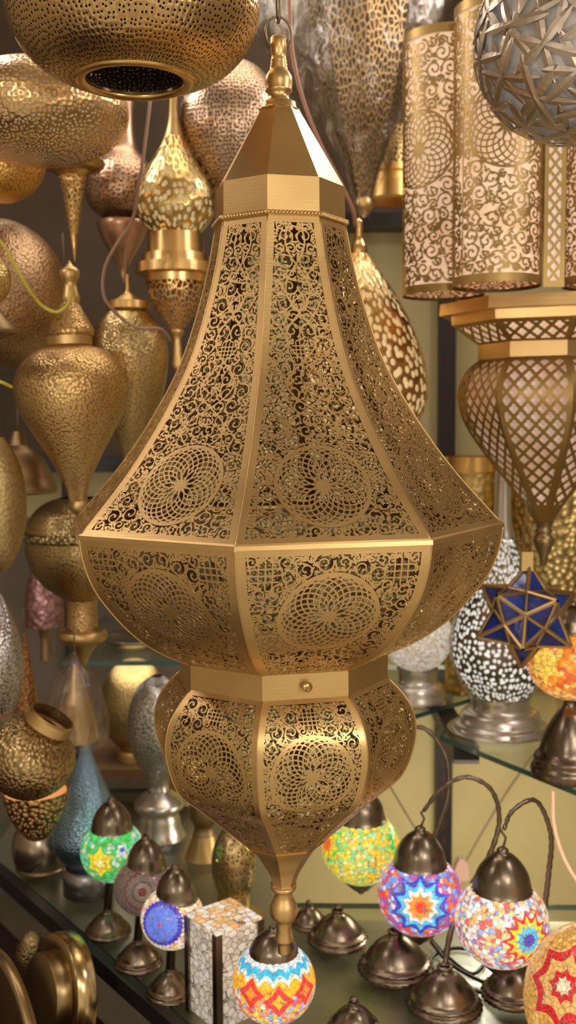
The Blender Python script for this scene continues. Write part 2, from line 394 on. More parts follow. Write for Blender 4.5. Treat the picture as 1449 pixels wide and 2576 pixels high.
# ------------------------------------------------------------------ the eight-sided brass lantern
LX, LY, TH = -.0065, 1.0, -.1663
C8, S8 = math.cos(PI/8), math.sin(PI/8)
up = [(.1856, .0627), (.147, .0703), (.107, .0812), (.0569, .0995), (.0112, .1250), (-.040, .1612), (-.0956, .2105)]
bo = [(-.0956, .2115), (-.1180, .2080), (-.1420, .1988), (-.1655, .1822), (-.1912, .1575), (-.2076, .1345), (-.2230, .1036)]
po = [(-.2458, .1036), (-.2590, .1165), (-.2760, .1275), (-.2960, .1312), (-.3180, .1278), (-.3430, .1172), (-.3645, .0940), (-.3880, .0685), (-.4148, .0395)]
ta = [(-.4148, .0395), (-.4250, .0300), (-.4368, .0225), (-.4480, .0160), (-.4585, .0122)]
class Facet:
    """one side of an eight-sided body: a plate bent along the profile (z, corner radius); u across, v down the plate, in mm"""
    def __init__(s, prof, n=160):
        Q = spline(prof, n); s.z = Q[:, 0]; s.a = Q[:, 1]*C8; s.w = Q[:, 1]*S8*1000
        s.v = np.r_[0, np.cumsum(np.hypot(np.diff(s.z), np.diff(s.a)))]*1000; s.L = s.v[-1]
        tz = np.gradient(s.z, s.v); ta_ = np.gradient(s.a, s.v); l = np.hypot(tz, ta_); s.nz = ta_/l; s.na = -tz/l
    def W(s, v): return np.interp(v, s.v, s.w)
    def map(s, u, v):
        a = np.interp(v, s.v, s.a); z = np.interp(v, s.v, s.z); na = np.interp(v, s.v, s.na); nz = np.interp(v, s.v, s.nz)
        return np.stack([-u/1000, -a, z], -1)[:, :]*np.array([-1, 1, 1]), np.stack([0*u, -na, nz], -1)
    def ras(s, h):
        m = s.w.max(); return Ras(-m-2*h, m+2*h, -2*h, s.L+2*h, h)
    def finish(s, R, border, top, bot, vmax=None):
        """add the solid frame and trim to the outline"""
        Wd = s.W(R.Y); sl = np.abs(np.gradient(s.w, s.v)); k = 1/np.hypot(1, np.interp(R.Y, s.v, sl))
        e = np.minimum((Wd-np.abs(R.X))*k, np.minimum(R.Y, s.L-R.Y))
        fr = np.maximum(border-(Wd-np.abs(R.X))*k, np.maximum(top-R.Y, R.Y-(s.L-bot)))
        R.D = np.minimum(np.maximum(R.D, fr), e); return R
    def region(s, border, top, bot, holes=()):
        def f(x, y):
            d = np.minimum(s.W(y)-border-np.abs(x), np.minimum(y-top, s.L-bot-y))
            for (cx, cy, r) in holes: d = np.minimum(d, np.hypot(np.abs(x)-cx, y-cy)-r)
            return d
        return f

LZ = H
lan = thing('pendant_lantern', 'large eight-sided pierced brass lantern hanging in the middle on a chain', 'lantern', (LX, LY, H-.5335))
Z0 = .5335
def lput(name, me, mat, rotz=0, **k): return put(name, me, mat, lan, (0, 0, Z0), (0, 0, rotz), **k)

# upper plates
fu = Facet(up); R = fu.ras(.45); vr = fu.L-57; rr = 41
hol = [(0, vr, rr+.3), (0, 128, 11)]
R.scrolls(fu.region(6.8, 7, 7, hol), 1.0, 7.6, box=(0, 82, 0, fu.L), lw=1.25, n=14000)
for sg in (1, -1):      # two strands weaving down the middle
    t = np.linspace(8, vr-rr, 120); amp = (fu.W(t)-8)*.50
    R.stroke(np.stack([sg*amp*np.sin(t/14.5), t], -1), 1.5)
R.knot(0, 128, 7.5, 4, 1.0)
R.rosette(0, vr, rr, 2.8, 1.35)
fu.finish(R, 6.6, 7, 7.5); me_u = sheet('upper_panel', R, fu.map, .0008)
# bowl plates
fb = Facet(bo); R = fb.ras(.45); vb = 66; rb = 43
hol = [(0, vb, rb+.3), (56, 24, 11.5)]
R.scrolls(fb.region(8.5, 8, 4, hol), 1.0, 7.2, box=(0, 82, 0, fb.L), lw=1.25, n=12000)
for sg in (1, -1): R.knot(sg*56, 24, 8.5, 3, 1.3)
R.rosette(0, vb, rb, 3.4, 1.35)
fb.finish(R, 8.2, 8.5, 4); me_b = sheet('bowl_panel', R, fb.map, .0008)
# pod plates
fp = Facet(po); R = fp.ras(.42); vp = 73; rp = 38.5
hol = [(0, vp, rp+.3), (0, 20, 9)]
R.scrolls(fp.region(6.2, 6, 4, hol), .95, 6.8, box=(0, 52, 0, fp.L), lw=1.18, n=12000)
R.knot(0, 20, 7.5, 4, 1.0)
for sg in (1, -1):
    t = np.linspace(0, 1, 30)
    R.stroke(np.stack([sg*(8+24*t), 14-6*np.sin(t*PI)+18*t**3], -1), 1.4)
R.rosette(0, vp, rp, 2.8, 1.3)
fp.finish(R, 6.0, 5, 4); me_p = sheet('pod_panel', R, fp.map, .0008)
for k in range(8):
    a = TH+(k+.5)*PI/4
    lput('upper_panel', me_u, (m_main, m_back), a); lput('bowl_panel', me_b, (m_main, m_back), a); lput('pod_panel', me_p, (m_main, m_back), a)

def octo(name, prof, smooth=False):
    V = []; n = len(prof)
    for r, z in prof:
        for k in range(8): a = TH+k*PI/4; V.append((r*math.sin(a), -r*math.cos(a), z))
    Q = [(i*8+k, i*8+(k+1) % 8, (i+1)*8+(k+1) % 8, (i+1)*8+k) for i in range(n-1) for k in range(8)]
    return mesh(name, V, [Q], False)
lput('roof', octo('roof', [(.0125, .2925), (.0195, .2925), (.0200, .2905), (.0612, .2200), (.0606, .2196), (.0190, .2890)]), m_mainpl)
lput('roof_band', octo('roof_band', [(.0606, .2200), (.0622, .2200), (.0626, .1885), (.0608, .1885), (.0606, .2200)]), m_mainpl)
lput('collar', octo('collar', [(.1000, -.2215), (.1036, -.2220), (.1038, -.2458), (.1000, -.2462), (.1000, -.2215)]), m_mainpl)
# bead rail: short slanted beads along the eight sides
V, Q = [], []
for k in range(8):
    a0, a1 = TH+k*PI/4, TH+(k+1)*PI/4; p0 = Vector((.0648*math.sin(a0), -.0648*math.cos(a0), .1870)); p1 = Vector((.0648*math.sin(a1), -.0648*math.cos(a1), .1870))
    n = 15; out = ((p0+p1)/2); out.z = 0; out.normalize()
    for i in range(n):
        c = p0.lerp(p1, (i+.5)/n); t = (p1-p0).normalized(); b = len(V)
        for la in range(5):
            ph = PI*la/4
            for lo in range(7):
                q = TAU*lo/7; V.append(c+t*(.00155*math.cos(ph)+.0006*math.sin(ph)*math.sin(q))+out*(.0021*math.sin(ph)*math.cos(q))+Vector((0, 0, .0024*math.sin(ph)*math.sin(q))))
        for la in range(4):
            for lo in range(7): Q.append((b+la*7+lo, b+la*7+(lo+1) % 7, b+la*7+7+(lo+1) % 7, b+la*7+7+lo))
lput('bead_trim', mesh('bead_trim', [tuple(v) for v in V], [Q]), m_brass2)
lput('edge_ring', octo('edge_ring', [(.0628, .1885), (.0640, .1890), (.0650, .1850), (.0630, .1846), (.0628, .1885)]), m_mainpl)
# folded seams along the corners
def seam(prof, r):
    Q = spline(prof, 40); me = tube('seam', np.stack([0*Q[:, 1], -Q[:, 1], Q[:, 0]], -1), r, 6)
    for k in range(8): lput('seam', me, m_brass2, TH+k*PI/4)
seam(up, .0006); seam(bo, .0007); seam(po, .0006)
lput('rim_band', octo('rim_band', [(.2095, -.0935), (.2122, -.0948), (.2124, -.0985), (.2095, -.0990), (.2095, -.0935)]), m_main)
lput('tail_cone', octo('tail_cone', [(.0398, -.4140), (.0412, -.4148)]+[(r, z) for z, r in spline(ta, 14)]+[(.0132, -.4590), (.0134, -.4606), (.010, -.4612)]), m_main)
fin = [(.0100, -.4605), (.0128, -.4630), (.0128, -.4648), (.0100, -.4675), (.0096, -.4730), (.0108, -.4760), (.0138, -.4830), (.0144, -.4885), (.0128, -.4940), (.0095, -.4985), (.0082, -.5030), (.0080, -.5110), (.0090, -.5150), (.0096, -.5185), (.0070, -.5210), (.0060, -.5260), (.0056, -.5325), (.0001, -.5335)]
lput('bottom_finial', lathe('bottom_finial', spline(fin, 60), 32), m_main)
top = [(.0190, .2920), (.0165, .2950), (.0160, .2990), (.0150, .2995), (.0100, .3020), (.0094, .3060), (.0110, .3085), (.0124, .3095), (.0126, .3110), (.0122, .3120), (.0130, .3170), (.0124, .3230), (.0095, .3280), (.0080, .3295), (.0086, .3310), (.0076, .3325), (.0083, .3340), (.0072, .3355), (.0079, .3370), (.0068, .3390), (.0068, .3440), (.0075, .3450), (.0075, .3580), (.0068, .3590), (.0001, .3590)]
lput('top_finial', lathe('top_finial', top, 32), m_brass2)
def torus_path(c, rx, rz, rot, n=28):
    t = np.linspace(0, TAU, n, endpoint=False)
    return [(c[0]+rx*math.cos(q)*math.cos(rot), c[1]+rx*math.cos(q)*math.sin(rot), c[2]+rz*math.sin(q)) for q in t]
lput('hanging_ring', tube('hanging_ring', torus_path((0, 0, .3625), .0125, .0150, .25), .0012, 10, True), m_iron)
# thumb screw on the collar facet
a = TH+PI/8; scn = Vector((math.sin(a), -math.cos(a), 0)); pos = scn*(.1036*C8)+Vector((0, 0, -.2340))
sr_ = lput('thumb_screw', lathe('thumb_screw', [(.0001, .008), (.0040, .0076), (.0048, .0062), (.0046, .0045), (.0030, .0040), (.0030, .0), (.0055, .0), (.0055, -.001)], 20), m_brass)
sr_.rotation_euler = (PI/2, 0, a); sr_.location = (pos.x, pos.y, pos.z+Z0)
sl = put('screw_slot', box('screw_slot', -.0040, .0040, -.0006, .0006, .0070, .0083), m_iron, sr_, rot=(0, 0, .9))

ch = thing('hanging_chain', 'dark brass link chain holding up the large middle lantern', 'chain', (LX, LY, H+.3735))
z = .0155
for i in range(24):
    put('link', tube('link', torus_path((0, 0, z), .0060, .0165, .25+(i % 2 == 0)*PI/2, 22), .0016, 8, True), m_iron, ch); z += .0285

# ------------------------------------------------------------------ lamps built from measured outlines
CEIL = H+1.0; TB = H-.73; SH = H-.52
def lamp(name, label, cat, cx, Y, parts, group=None, tilt=None, wire=False, zbase=None, inner=None):
    """parts: (part name, [(image row, radius in px)...], material, options). Rows and radii become metres at distance Y."""
    rows = [p[0] for q in parts for p in q[1]]; pm = (min(rows)+max(rows))/2
    zr = {}; X = W(cx, pm, Y).x; z0 = min(W(cx, r, Y).z for r in rows)
    if zbase is not None: z0 = zbase
    root = thing(name, label, cat, (X, Y, z0), group)
    for q in parts:
        pn, pr, mat = q[:3]; o = dict(q[3]) if len(q) > 3 else {}
        P = np.array([(r*mpp(cx, y, Y), W(cx, y, Y).z) for y, r in pr])
        P = P[np.argsort(P[:, 1], kind='stable')] if o.pop('sort', True) else P
        if o.pop('floor', False): P[0, 1] = z0; P[:, 1] = np.maximum(P[:, 1], z0+np.arange(len(P))*1e-4)
        ns = o.pop('n', 40)
        if o.pop('curve', True) and len(P) > 2: P = spline(P, ns)
        P[:, 0] = np.maximum(P[:, 0], 1e-5); zc = (P[:, 1].min()+P[:, 1].max())/2
        P[:, 1] -= zc; lab = o.pop('label', None); dx = o.pop('dx', 0)
        me = lathe(pn, P, **o)
        put(pn, me, mat, root, (dx*mpp(cx, pm, Y), 0, zc-z0), label=lab)
        if inner and pn in ('shade', 'bulb', 'bowl'):     # dull inside face with the same holes, shade put into its dark colour
            o2 = put('shaded_inner_face', me.copy(), None, root, (0, 0, zc-z0)); o2.data.materials.clear(); o2.data.materials.append(inner); o2.scale = (.985, .985, .985)
    if wire:
        zt = max(W(cx, r, Y).z for r in rows); ze = CEIL if wire == 'long' else zt+.035
        put('hanging_wire', tube('hanging_wire', [(0, 0, zt-z0-.002), (0, 0, (zt+ze)/2-z0), (0, 0, ze-z0)], .0011, 6), m_thin, root)
    if tilt:
        # lean about the middle of the lamp, as it lies in the pile
        zm = W(cx, pm, Y).z-z0
        Rm = Matrix.Translation((X, Y, z0+zm)) @ Matrix.Rotation(tilt, 4, 'Y') @ Matrix.Translation((0, 0, -zm))
        root.matrix_world = Rm
    return root
def arc(cy, ry, r, a0=-90, a1=90, n=15):
    """rows and radii of a squashed ball; angles up from its equator"""
    return [(cy-ry*math.sin(math.radians(t)), max(.3, r*math.cos(math.radians(t)))) for t in np.linspace(a0, a1, n)]
LIN = dict(curve=False, smooth=False, seg=80)

# top left: dotted brass ring-shaped pendant, near
h_dot = metal('dotted_brass', (.68, .46, .20), .26, hole=(195, 195, .21, .55), vary=.1)
h_dome = metal('pierced_gold_dots', (.72, .48, .21), .28, hole=(165, 190, .26, .8))
lamp('drum_pendant', 'big round brass pendant pricked with tiny holes, open ring at its bottom, top left corner', 'pendant lamp', 335, .95,
     [('shade', [(205, 140), (200, 165), (185, 205), (155, 252), (110, 290), (50, 314), (0, 319), (-60, 308), (-120, 280), (-170, 230), (-200, 160), (-210, 60)], h_dot, dict(seg=72, n=60)),
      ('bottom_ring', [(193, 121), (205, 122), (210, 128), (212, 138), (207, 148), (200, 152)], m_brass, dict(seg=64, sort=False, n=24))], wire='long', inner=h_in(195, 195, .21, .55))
lamp('dome_lamp', 'wide pierced brass dome lamp half hidden behind the big dotted pendant', 'pendant lamp', 97, 1.27,
     [('shade', arc(285, 128, 226, -90, 90, 19), h_dome, dict(seg=64, n=60)), ('liner', arc(285, 119, 216), glow('dome_liner', (.9, .62, .34), .30, (.55, .36, .18), 12)), ('bulb', arc(270, 40, 40), glow('bulb_dim', (1, .8, .5), .9))], wire='long')
lamp('globe_lamp', 'amber glowing hammered brass globe at the left edge under the pierced dome', 'pendant lamp', 5, 1.42,
     [('shade', arc(405, 105, 108), metal('amber_hammered', (.86, .52, .16), .3, hammer=(230, .55)))], wire=True)
h_fil = metal('filigree_gold', (.72, .50, .20), .32, hole=(150, 110, .12, 1., 1))
lamp('funnel_lantern', 'slender gold lantern with a long pierced funnel tail ending in a spike', 'lantern', 185, 1.55,
     [('cap', [(395, 70), (412, 82), (420, 78), (436, 45), (445, 34)], m_brass), ('tail', [(445, 33), (480, 29), (520, 22), (560, 15), (590, 10)], h_fil),
      ('spike', [(588, 10), (600, 9), (620, 6), (645, 3), (660, .5)], m_brass)], wire=True)
h_cop = metal('pierced_copper', (.52, .34, .23), .34, hole=(150, 150, .22, .8))
lamp('copper_bulb_lamp', 'dusky copper lamp with thick neck, round bulb and goblet-shaped tail, behind the gold teardrop', 'pendant lamp', 306, 1.66,
     [('neck', [(255, 40), (300, 36), (350, 38), (385, 46), (402, 62)], m_copper), ('bulb', [(402, 62), (425, 80), (465, 93), (500, 90), (530, 72), (550, 48), (560, 40)], h_cop),
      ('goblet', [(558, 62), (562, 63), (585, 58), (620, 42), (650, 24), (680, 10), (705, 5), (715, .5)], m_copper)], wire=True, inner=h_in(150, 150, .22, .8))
h_cel = metal('pierced_gold_cells', (.66, .47, .18), .26, hole=(105, 80, .33, .85))
lamp('teardrop_lantern', 'gold teardrop lantern full of glowing oval holes above a stepped brass collar', 'lantern', 441, 1.5,
     [('neck', [(240, 9), (270, 11), (310, 15), (345, 24)], m_brass2), ('shade', [(345, 24), (380, 42), (420, 66), (460, 88), (500, 100), (530, 100), (560, 86), (588, 62)], h_cel),
      ('liner', [(380, 36), (420, 58), (460, 80), (500, 92), (530, 92), (560, 78), (585, 55)], glow('warm_liner', (.95, .74, .38), .38, (.75, .52, .22))),
      ('stepped_collar', [(588, 62), (590, 70), (640, 72), (642, 84), (664, 86), (666, 101), (690, 102), (694, 78), (712, 76)], m_brass, LIN),
      ('bowl', [(712, 76), (740, 71), (770, 60), (800, 40), (825, 20), (832, 14)], h_fil), ('finial', [(830, 18), (836, 18), (845, 13), (890, 12), (930, 10), (936, .5)], m_brass2)], wire=True)
lamp('copper_globe', 'large dull copper globe with small dark holes behind the roof of the middle lantern', 'pendant lamp', 580, 1.55,
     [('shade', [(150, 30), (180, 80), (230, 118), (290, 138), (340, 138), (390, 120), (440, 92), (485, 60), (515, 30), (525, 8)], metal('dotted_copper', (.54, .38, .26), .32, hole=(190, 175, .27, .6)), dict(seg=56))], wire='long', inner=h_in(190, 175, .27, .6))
h_ham = metal('hammered_gold', (.74, .50, .22), .32, hammer=(260, .6)); h_ham2 = metal('hammered_olive_brass', (.56, .42, .19), .30, hammer=(260, .5))
h_pink = metal('hammered_rose_brass', (.62, .43, .26), .34, hammer=(260, .6))
lamp('hammered_globe', 'big rosy hammered brass globe at the left edge with a yellow cord across it', 'pendant lamp', -8, 1.5,
     [('shade', arc(740, 190, 176), h_pink, dict(seg=56))], wire=True)
lamp('small_globe', 'little bright yellow hammered globe cut by the left edge in front of the rosy globe', 'pendant lamp', -34, 1.28,
     [('shade', arc(703, 68, 62), metal('hammered_bright_brass', (.86, .68, .28), .3, hammer=(330, .6))), ('cup', [(772, 30), (800, 50), (835, 74), (850, 40), (870, 12)], m_brown)], wire=True)
lamp('pear_lantern', 'hammered gold pear-shaped lantern with ring collar and long tail, left of the middle lantern', 'lantern', 180, 1.36,
     [('finial', [(655, .5), (668, 10), (680, 24), (700, 23), (712, 16), (735, 19), (752, 22), (765, 20)], m_brass2, dict(dx=12)),
      ('bell', [(762, 22), (785, 34), (815, 48), (840, 56), (848, 52)], h_ham, dict(dx=8)), ('collar', [(846, 50), (847, 58), (868, 58), (872, 52)], m_brass2, LIN),
      ('body', [(870, 52), (885, 88), (915, 122), (955, 142), (995, 142), (1040, 128), (1090, 100), (1140, 70), (1190, 44), (1235, 26), (1262, 22)], h_ham, dict(seg=56)),
      ('tail', [(1260, 22), (1275, 24), (1290, 14), (1300, .5)], m_brass2)], wire=True, tilt=-.035)
lamp('vase_lamp', 'slim olive brass amphora lamp with flat cap tucked behind the hammered pear lantern', 'pendant lamp', 325, 1.5,
     [('finial', [(690, 4), (715, 6), (735, 8), (745, 20), (757, 36)], m_brass2), ('cap', [(757, 40), (759, 54), (777, 55), (780, 48)], m_brass, LIN),
      ('body', [(780, 47), (800, 66), (830, 86), (870, 97), (920, 97), (970, 90), (1020, 75), (1070, 55), (1110, 36), (1140, 24), (1160, 20)], h_ham2, dict(seg=48))], wire=True)
lamp('bell_lamp', 'plain brown bronze bell shade low at the left edge', 'lamp', 48, 1.42,
     [('shade', [(1120, 25), (1135, 45), (1165, 68), (1200, 82), (1238, 92), (1240, 90), (1200, 78)], m_brown, dict(sort=False)), ('neck', [(1085, 14), (1120, 24)], m_brown)], wire=True)
lamp('slim_lantern', 'tall smooth brown brass drop lantern at the left edge in front of the bell shade', 'lantern', 4, 1.3,
     [('body', [(1100, 12), (1140, 36), (1200, 56), (1260, 62), (1320, 58), (1380, 42), (1420, 20), (1440, 4)], metal('smooth_olive_brass', (.52, .38, .18), .45, hammer=(200, .3)))], wire=True)
lamp('tiered_lantern', 'hammered olive brass tiered lantern with sparkling rim and spiked tail, below the pear lantern', 'lantern', 205, 1.62,
     [('dome', [(1252, 50), (1262, 80), (1285, 112), (1315, 130), (1335, 138)], h_ham2), ('rim', [(1333, 136), (1338, 146), (1352, 146), (1358, 138)], metal('faceted_brass', (.72, .60, .32), .15, hammer=(160, 1.))),
      ('bowl', [(1357, 138), (1390, 136), (1430, 122), (1470, 94), (1500, 54), (1508, 42)], h_ham2), ('column', [(1507, 41), (1520, 39), (1580, 40)], h_ham),
      ('base_ring', [(1580, 42), (1586, 58), (1600, 62), (1612, 54), (1618, 40)], m_brass2), ('spike', [(1616, 40), (1640, 22), (1665, 10), (1690, .5)], m_brass2)], wire=True)
lamp('rose_cone_lamp', 'pinkish copper cone lamp in the gap under the tiered lantern', 'lamp', 112, 1.85,
     [('shade', [(1390, 10), (1420, 26), (1470, 42), (1530, 50), (1575, 48)], metal('rose_copper', (.55, .32, .33), .3, hammer=(90, .5))), ('stem', [(1575, 20), (1600, 14), (1660, 14)], m_brown)], wire=True)
h_silc = metal('silver_scales', (.80, .79, .80), .25, hammer=(260, .8))
lamp('silver_drop', 'silver scaly egg-shaped lamp cut by the left edge', 'lamp', -14, 1.38,
     [('shade', [(1480, 12), (1520, 34), (1580, 58), (1650, 70), (1720, 68), (1780, 52), (1810, 30)], h_silc)], wire=True)
lamp('copper_spire', 'thin reddish copper spire lamp beside the silver scaly lamp', 'lamp', 64, 1.5,
     [('spire', [(1590, 3), (1640, 10), (1700, 20), (1760, 29), (1790, 32)], metal('red_copper', (.52, .27, .12), .35, hammer=(170, .6)))], wire=True)
lamp('wrapped_cone', 'cone lamp bagged in cloudy clear plastic right of the thin copper spire', 'lamp', 190, 1.45,
     [('cone', [(1670, 8), (1720, 24), (1800, 46), (1860, 56)], m_brass2), ('plastic_bag', [(1640, 4), (1655, 14), (1700, 52), (1760, 72), (1830, 84), (1870, 78)], m_film)], wire=True)
lamp('brass_moon', 'round olive brass lantern with a starred face standing on the small wooden board', 'lantern', 338, 1.96,
     [('shade', arc(1772, 116, 86), h_ham2), ('foot', [(1876, 30), (1884, 42), (1905, 46)], m_brass2)])
lamp('hammered_silver_lamp', 'silver hammered table lamp on a stepped base behind the lower pod of the lantern', 'table lamp', 398, 1.78,
     [('shade', [(1700, 14), (1720, 42), (1760, 64), (1810, 74), (1870, 70), (1915, 54), (1945, 34), (1955, 28)], metal('silver_scales_white', (.86, .84, .80), .25, hammer=(220, .8))),
      ('stem', [(1955, 28), (1970, 24), (1988, 26)], m_silver), ('base', [(1988, 28), (2005, 50), (2018, 62), (2030, 62), (2036, 50), (2058, 52), (2090, 60), (2108, 66)], m_silver, dict(floor=True))], zbase=TB+.001)
lamp('gold_globe_lamp', 'warm gold hammered globe lamp partly behind the left side of the lantern pod', 'table lamp', 462, 1.95,
     [('shade', arc(1930, 78, 78), metal('hammered_amber', (.85, .58, .20), .3, hammer=(230, .7))), ('foot', [(1998, 24), (2006, 34), (2014, 40)], m_brown, dict(floor=True))], zbase=TB+.001)
lamp('turned_stand', 'turned brown brass lamp column behind the pointed bottom of the lantern pod', 'lamp foot', 512, Wz(512, 2155, H-.73).y,
     [('column', [(2000, 28), (2030, 36), (2062, 34), (2075, 26), (2100, 30)], m_brown), ('foot', [(2098, 30), (2125, 38), (2150, 48), (2156, 50)], m_brass2, dict(floor=True))], zbase=TB+.001)
lamp('hanging_tilted_lantern', 'hammered brass ball lantern lying tilted with its collar upwards at the left edge', 'lantern', 78, 1.27,
     [('collar', [(1785, 56), (1790, 62), (1815, 62), (1820, 54)], m_brass2, LIN), ('body', [(1820, 52), (1835, 86), (1870, 112), (1905, 116), (1950, 100), (1985, 70), (2000, 40), (2004, 8)], metal('hammered_dark_brass', (.56, .40, .19), .3, hammer=(190, .7)))], tilt=.55, wire=True)
lamp('amber_bowl', 'amber glowing pierced brass bowl just under the tilted ball lantern', 'lamp', 92, 1.45,
     [('shade', [(1985, 84), (2010, 80), (2050, 66), (2085, 44), (2108, 22), (2114, 6)], metal('pierced_amber', (.80, .48, .2), .3, hole=(130, 130, .2, .8), hammer=(130, .8))), ('liner', [(1990, 76), (2010, 73), (2050, 59), (2082, 38), (2102, 14)], glow('amber_liner', (.9, .5, .2), .35))], wire=True)
lamp('bell_table_lamp', 'shiny greyish bronze bell lamp standing at the far left of the glass table', 'table lamp', 106, 1.65,
     [('shade', [(2052, 26), (2070, 52), (2100, 70), (2140, 74), (2168, 68)], metal('grey_bronze', (.50, .42, .33), .22)), ('base', [(2166, 58), (2180, 64), (2190, 66)], m_brown, dict(floor=True))], zbase=TB+.003)

# ---- blue teardrop
bl = lamp('blue_teardrop_lamp', 'leaning teardrop lamp of silver scales reflecting blue on a round grey drum', 'table lamp', 218, 1.56,
     [('shade', [(1830, 3), (1860, 8), (1900, 18), (1950, 38), (2010, 62), (2070, 80), (2110, 86), (2145, 74), (2172, 48), (2182, 34)], metal('blue_lit_silver_scales', (.40, .64, 1.0), .30, hammer=(260, .6)), dict(dx=0)),  # blue light on the silver is put into the base colour
      ('drum', [(2178, 55), (2184, 64), (2262, 62), (2270, 50)], metal('grey_silver', (.38, .36, .38), .3), dict(curve=False, floor=True))], zbase=TB+.001)

# ---- plastic wrapped filigree lantern above the pear, with brown cord
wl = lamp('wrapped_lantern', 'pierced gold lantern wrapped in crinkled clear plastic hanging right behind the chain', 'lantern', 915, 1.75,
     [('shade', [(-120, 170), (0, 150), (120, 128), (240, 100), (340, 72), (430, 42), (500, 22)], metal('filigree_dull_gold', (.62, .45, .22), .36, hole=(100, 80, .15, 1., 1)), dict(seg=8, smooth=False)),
      ('shaded_inner_face', [(-118, 160), (0, 142), (120, 121), (240, 94), (340, 67), (430, 38), (495, 19)], metal('shaded_inside', (.10, .065, .03), .7), dict(seg=8, smooth=False)),  # dark cone added so the space behind the holes reads as shade
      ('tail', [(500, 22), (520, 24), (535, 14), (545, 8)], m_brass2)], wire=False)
V = []; n = 44; rows = np.linspace(-150, 545, 60)
prof = spline([(-150, 300), (0, 262), (120, 215), (250, 155), (370, 92), (450, 52), (510, 26), (545, 20)], 60)
zb = wl.location.z
for (y, r) in prof:
    p = W(915, y, 1.75); k = mpp(915, y, 1.75)
    for j in range(n):
        a = TAU*j/n; q = 1+.07*math.sin(3*a+y*.01)+.05*math.sin(7*a-y*.02)+.03*math.sin(13*a+y*.05)
        V.append((r*k*q*math.sin(a)-.02*(r/260), r*k*q*.72*math.cos(a), p.z-zb))
Q = [(i*n+j, i*n+(j+1) % n, (i+1)*n+(j+1) % n, (i+1)*n+j) for i in range(59) for j in range(n)]
put('plastic_wrap', mesh('plastic_wrap', V, [Q]), m_film, wl)
put('hanging_wire', tube('hanging_wire', [(0, 0, W(915, -110, 1.75).z-zb), (0, 0, CEIL-zb)], .0015, 6), m_thin, wl)
amb = lamp('pear_pendant', 'amber lit pear-shaped brass pendant with leaf holes, right behind the middle lantern', 'pendant lamp', 903, 1.55,
     [('finial', [(548, 2), (556, 9), (575, 10), (600, 11), (622, 20), (640, 22)], m_brass), 
      ('shade', [(636, 20), (660, 36), (690, 58), (730, 86), (780, 114), (840, 142), (900, 162), (955, 174), (1000, 174), (1050, 156), (1100, 112), (1130, 60), (1140, 20)], metal('pierced_leaf_gold', (.66, .45, .19), .27, hole=(85, 66, .36, .9)), dict(seg=60)),
      ('liner', [(665, 30), (690, 50), (730, 78), (780, 106), (840, 134), (900, 154), (955, 166), (1000, 166), (1050, 148), (1100, 104), (1128, 50)], glow('peach_liner', (.95, .66, .32), .55, (.85, .56, .24), 20))], wire=True)

# ---- far gold pieces on the back wall
h_far = metal('pierced_far_gold', (.74, .53, .2), .34, hole=(75, 60, .10, 1., 1), hammer=(90, .4))
lamp('gold_box_lantern', 'pierced gold lantern base with dark bands behind the plastic-wrapped lantern', 'lantern', 985, 1.95,
     [('shade', [(325, 62), (330, 70), (425, 70)], h_fil, LIN), ('band', [(425, 74), (440, 74), (446, 68), (462, 68), (466, 76), (505, 76), (508, 60)], m_gold, LIN)], wire=True)
lamp('gold_cylinder', 'plain-rimmed pierced gold cylinder lamp behind the right shoulder of the lantern', 'table lamp', 1180, 2.0,
     [('rim', [(1148, 64), (1185, 66), (1190, 62)], m_gold, LIN), ('shade', [(1190, 62), (1740, 58)], metal('engraved_gold', (.80, .58, .24), .36, hammer=(70, .5)), dict(n=30)), ('foot', [(1738, 60), (1752, 66), (1762, 70)], m_gold, dict(floor=True))], zbase=SH+.003)
lamp('gold_drum', 'yellow gold scaly drum lamp behind the blue star', 'table lamp', 1395, 2.0,
     [('shade', [(1150, 96), (1200, 106), (1560, 100)], metal('scaly_gold', (.84, .63, .26), .34, hammer=(85, .9)), dict(n=30)), ('foot', [(1560, 100), (1700, 90)], m_gold, dict(floor=True))], zbase=SH+.003)

# ---- large lit brass lantern at the right
bx, BY = 1375, 1.5
k0 = mpp(bx, 900, BY)
def Zr(row, Y=BY, px=bx): return W(px, row, Y).z
zb = Zr(1425)
big = thing('chandelier_lantern', 'large lit gold lantern of filigree cylinders over an octagonal lattice pod, right side', 'lantern', (W(bx, 900, BY).x, BY, zb))
def rel(px, Y, z): p = W(px, 600, Y); return (p.x-big.location.x, Y-BY, z-zb)
m_big = metal('lantern_gold', (.43, .29, .105), .44, vary=.1); m_blin = glow('rosy_liner', (1, .70, .47), .58, (.90, .54, .30), 16)
rc = .0575; zt, zl = Zr(22, 1.37, 1250), Zr(722, 1.37, 1250); hc = (zt-zl)*1000; cc = PI*rc*1000
R = Ras(-cc-.6, cc+.6, -1, hc+1, .62)
ctr = [(u, v, r) for u in (0, -2*cc/3, 2*cc/3) for v, r in ((hc*.455, 46),)] 
def reg(x, y):
    d = np.minimum(y-14, hc-12-y); d = np.minimum(d, cc/3-1.2-np.abs((x+cc/3) % (2*cc/3)-cc/3))
    return np.minimum(d, np.hypot((x+cc/3) % (2*cc/3)-cc/3, y-hc*.455)-52)
R.scrolls(reg, 2.2, 10.5, mirror=False, lw=2.1, n=9000, box=(-cc, cc, 0, hc), leaves=True)
for (u, v, r) in ctr: R.rosette(u, v, 52, 1.6, 1.9, 20)
for k in range(3):
    u0 = -2*cc/3*.5+k*2*cc/3; 
    R.stroke([(u0, 0), (u0, hc)], 1.2)
R.D = np.maximum(R.D, np.maximum(12-R.Y, R.Y-(hc-11))); R.D = np.minimum(R.D, np.minimum(np.minimum(R.Y, hc-R.Y), cc-np.abs(R.X)+.4))
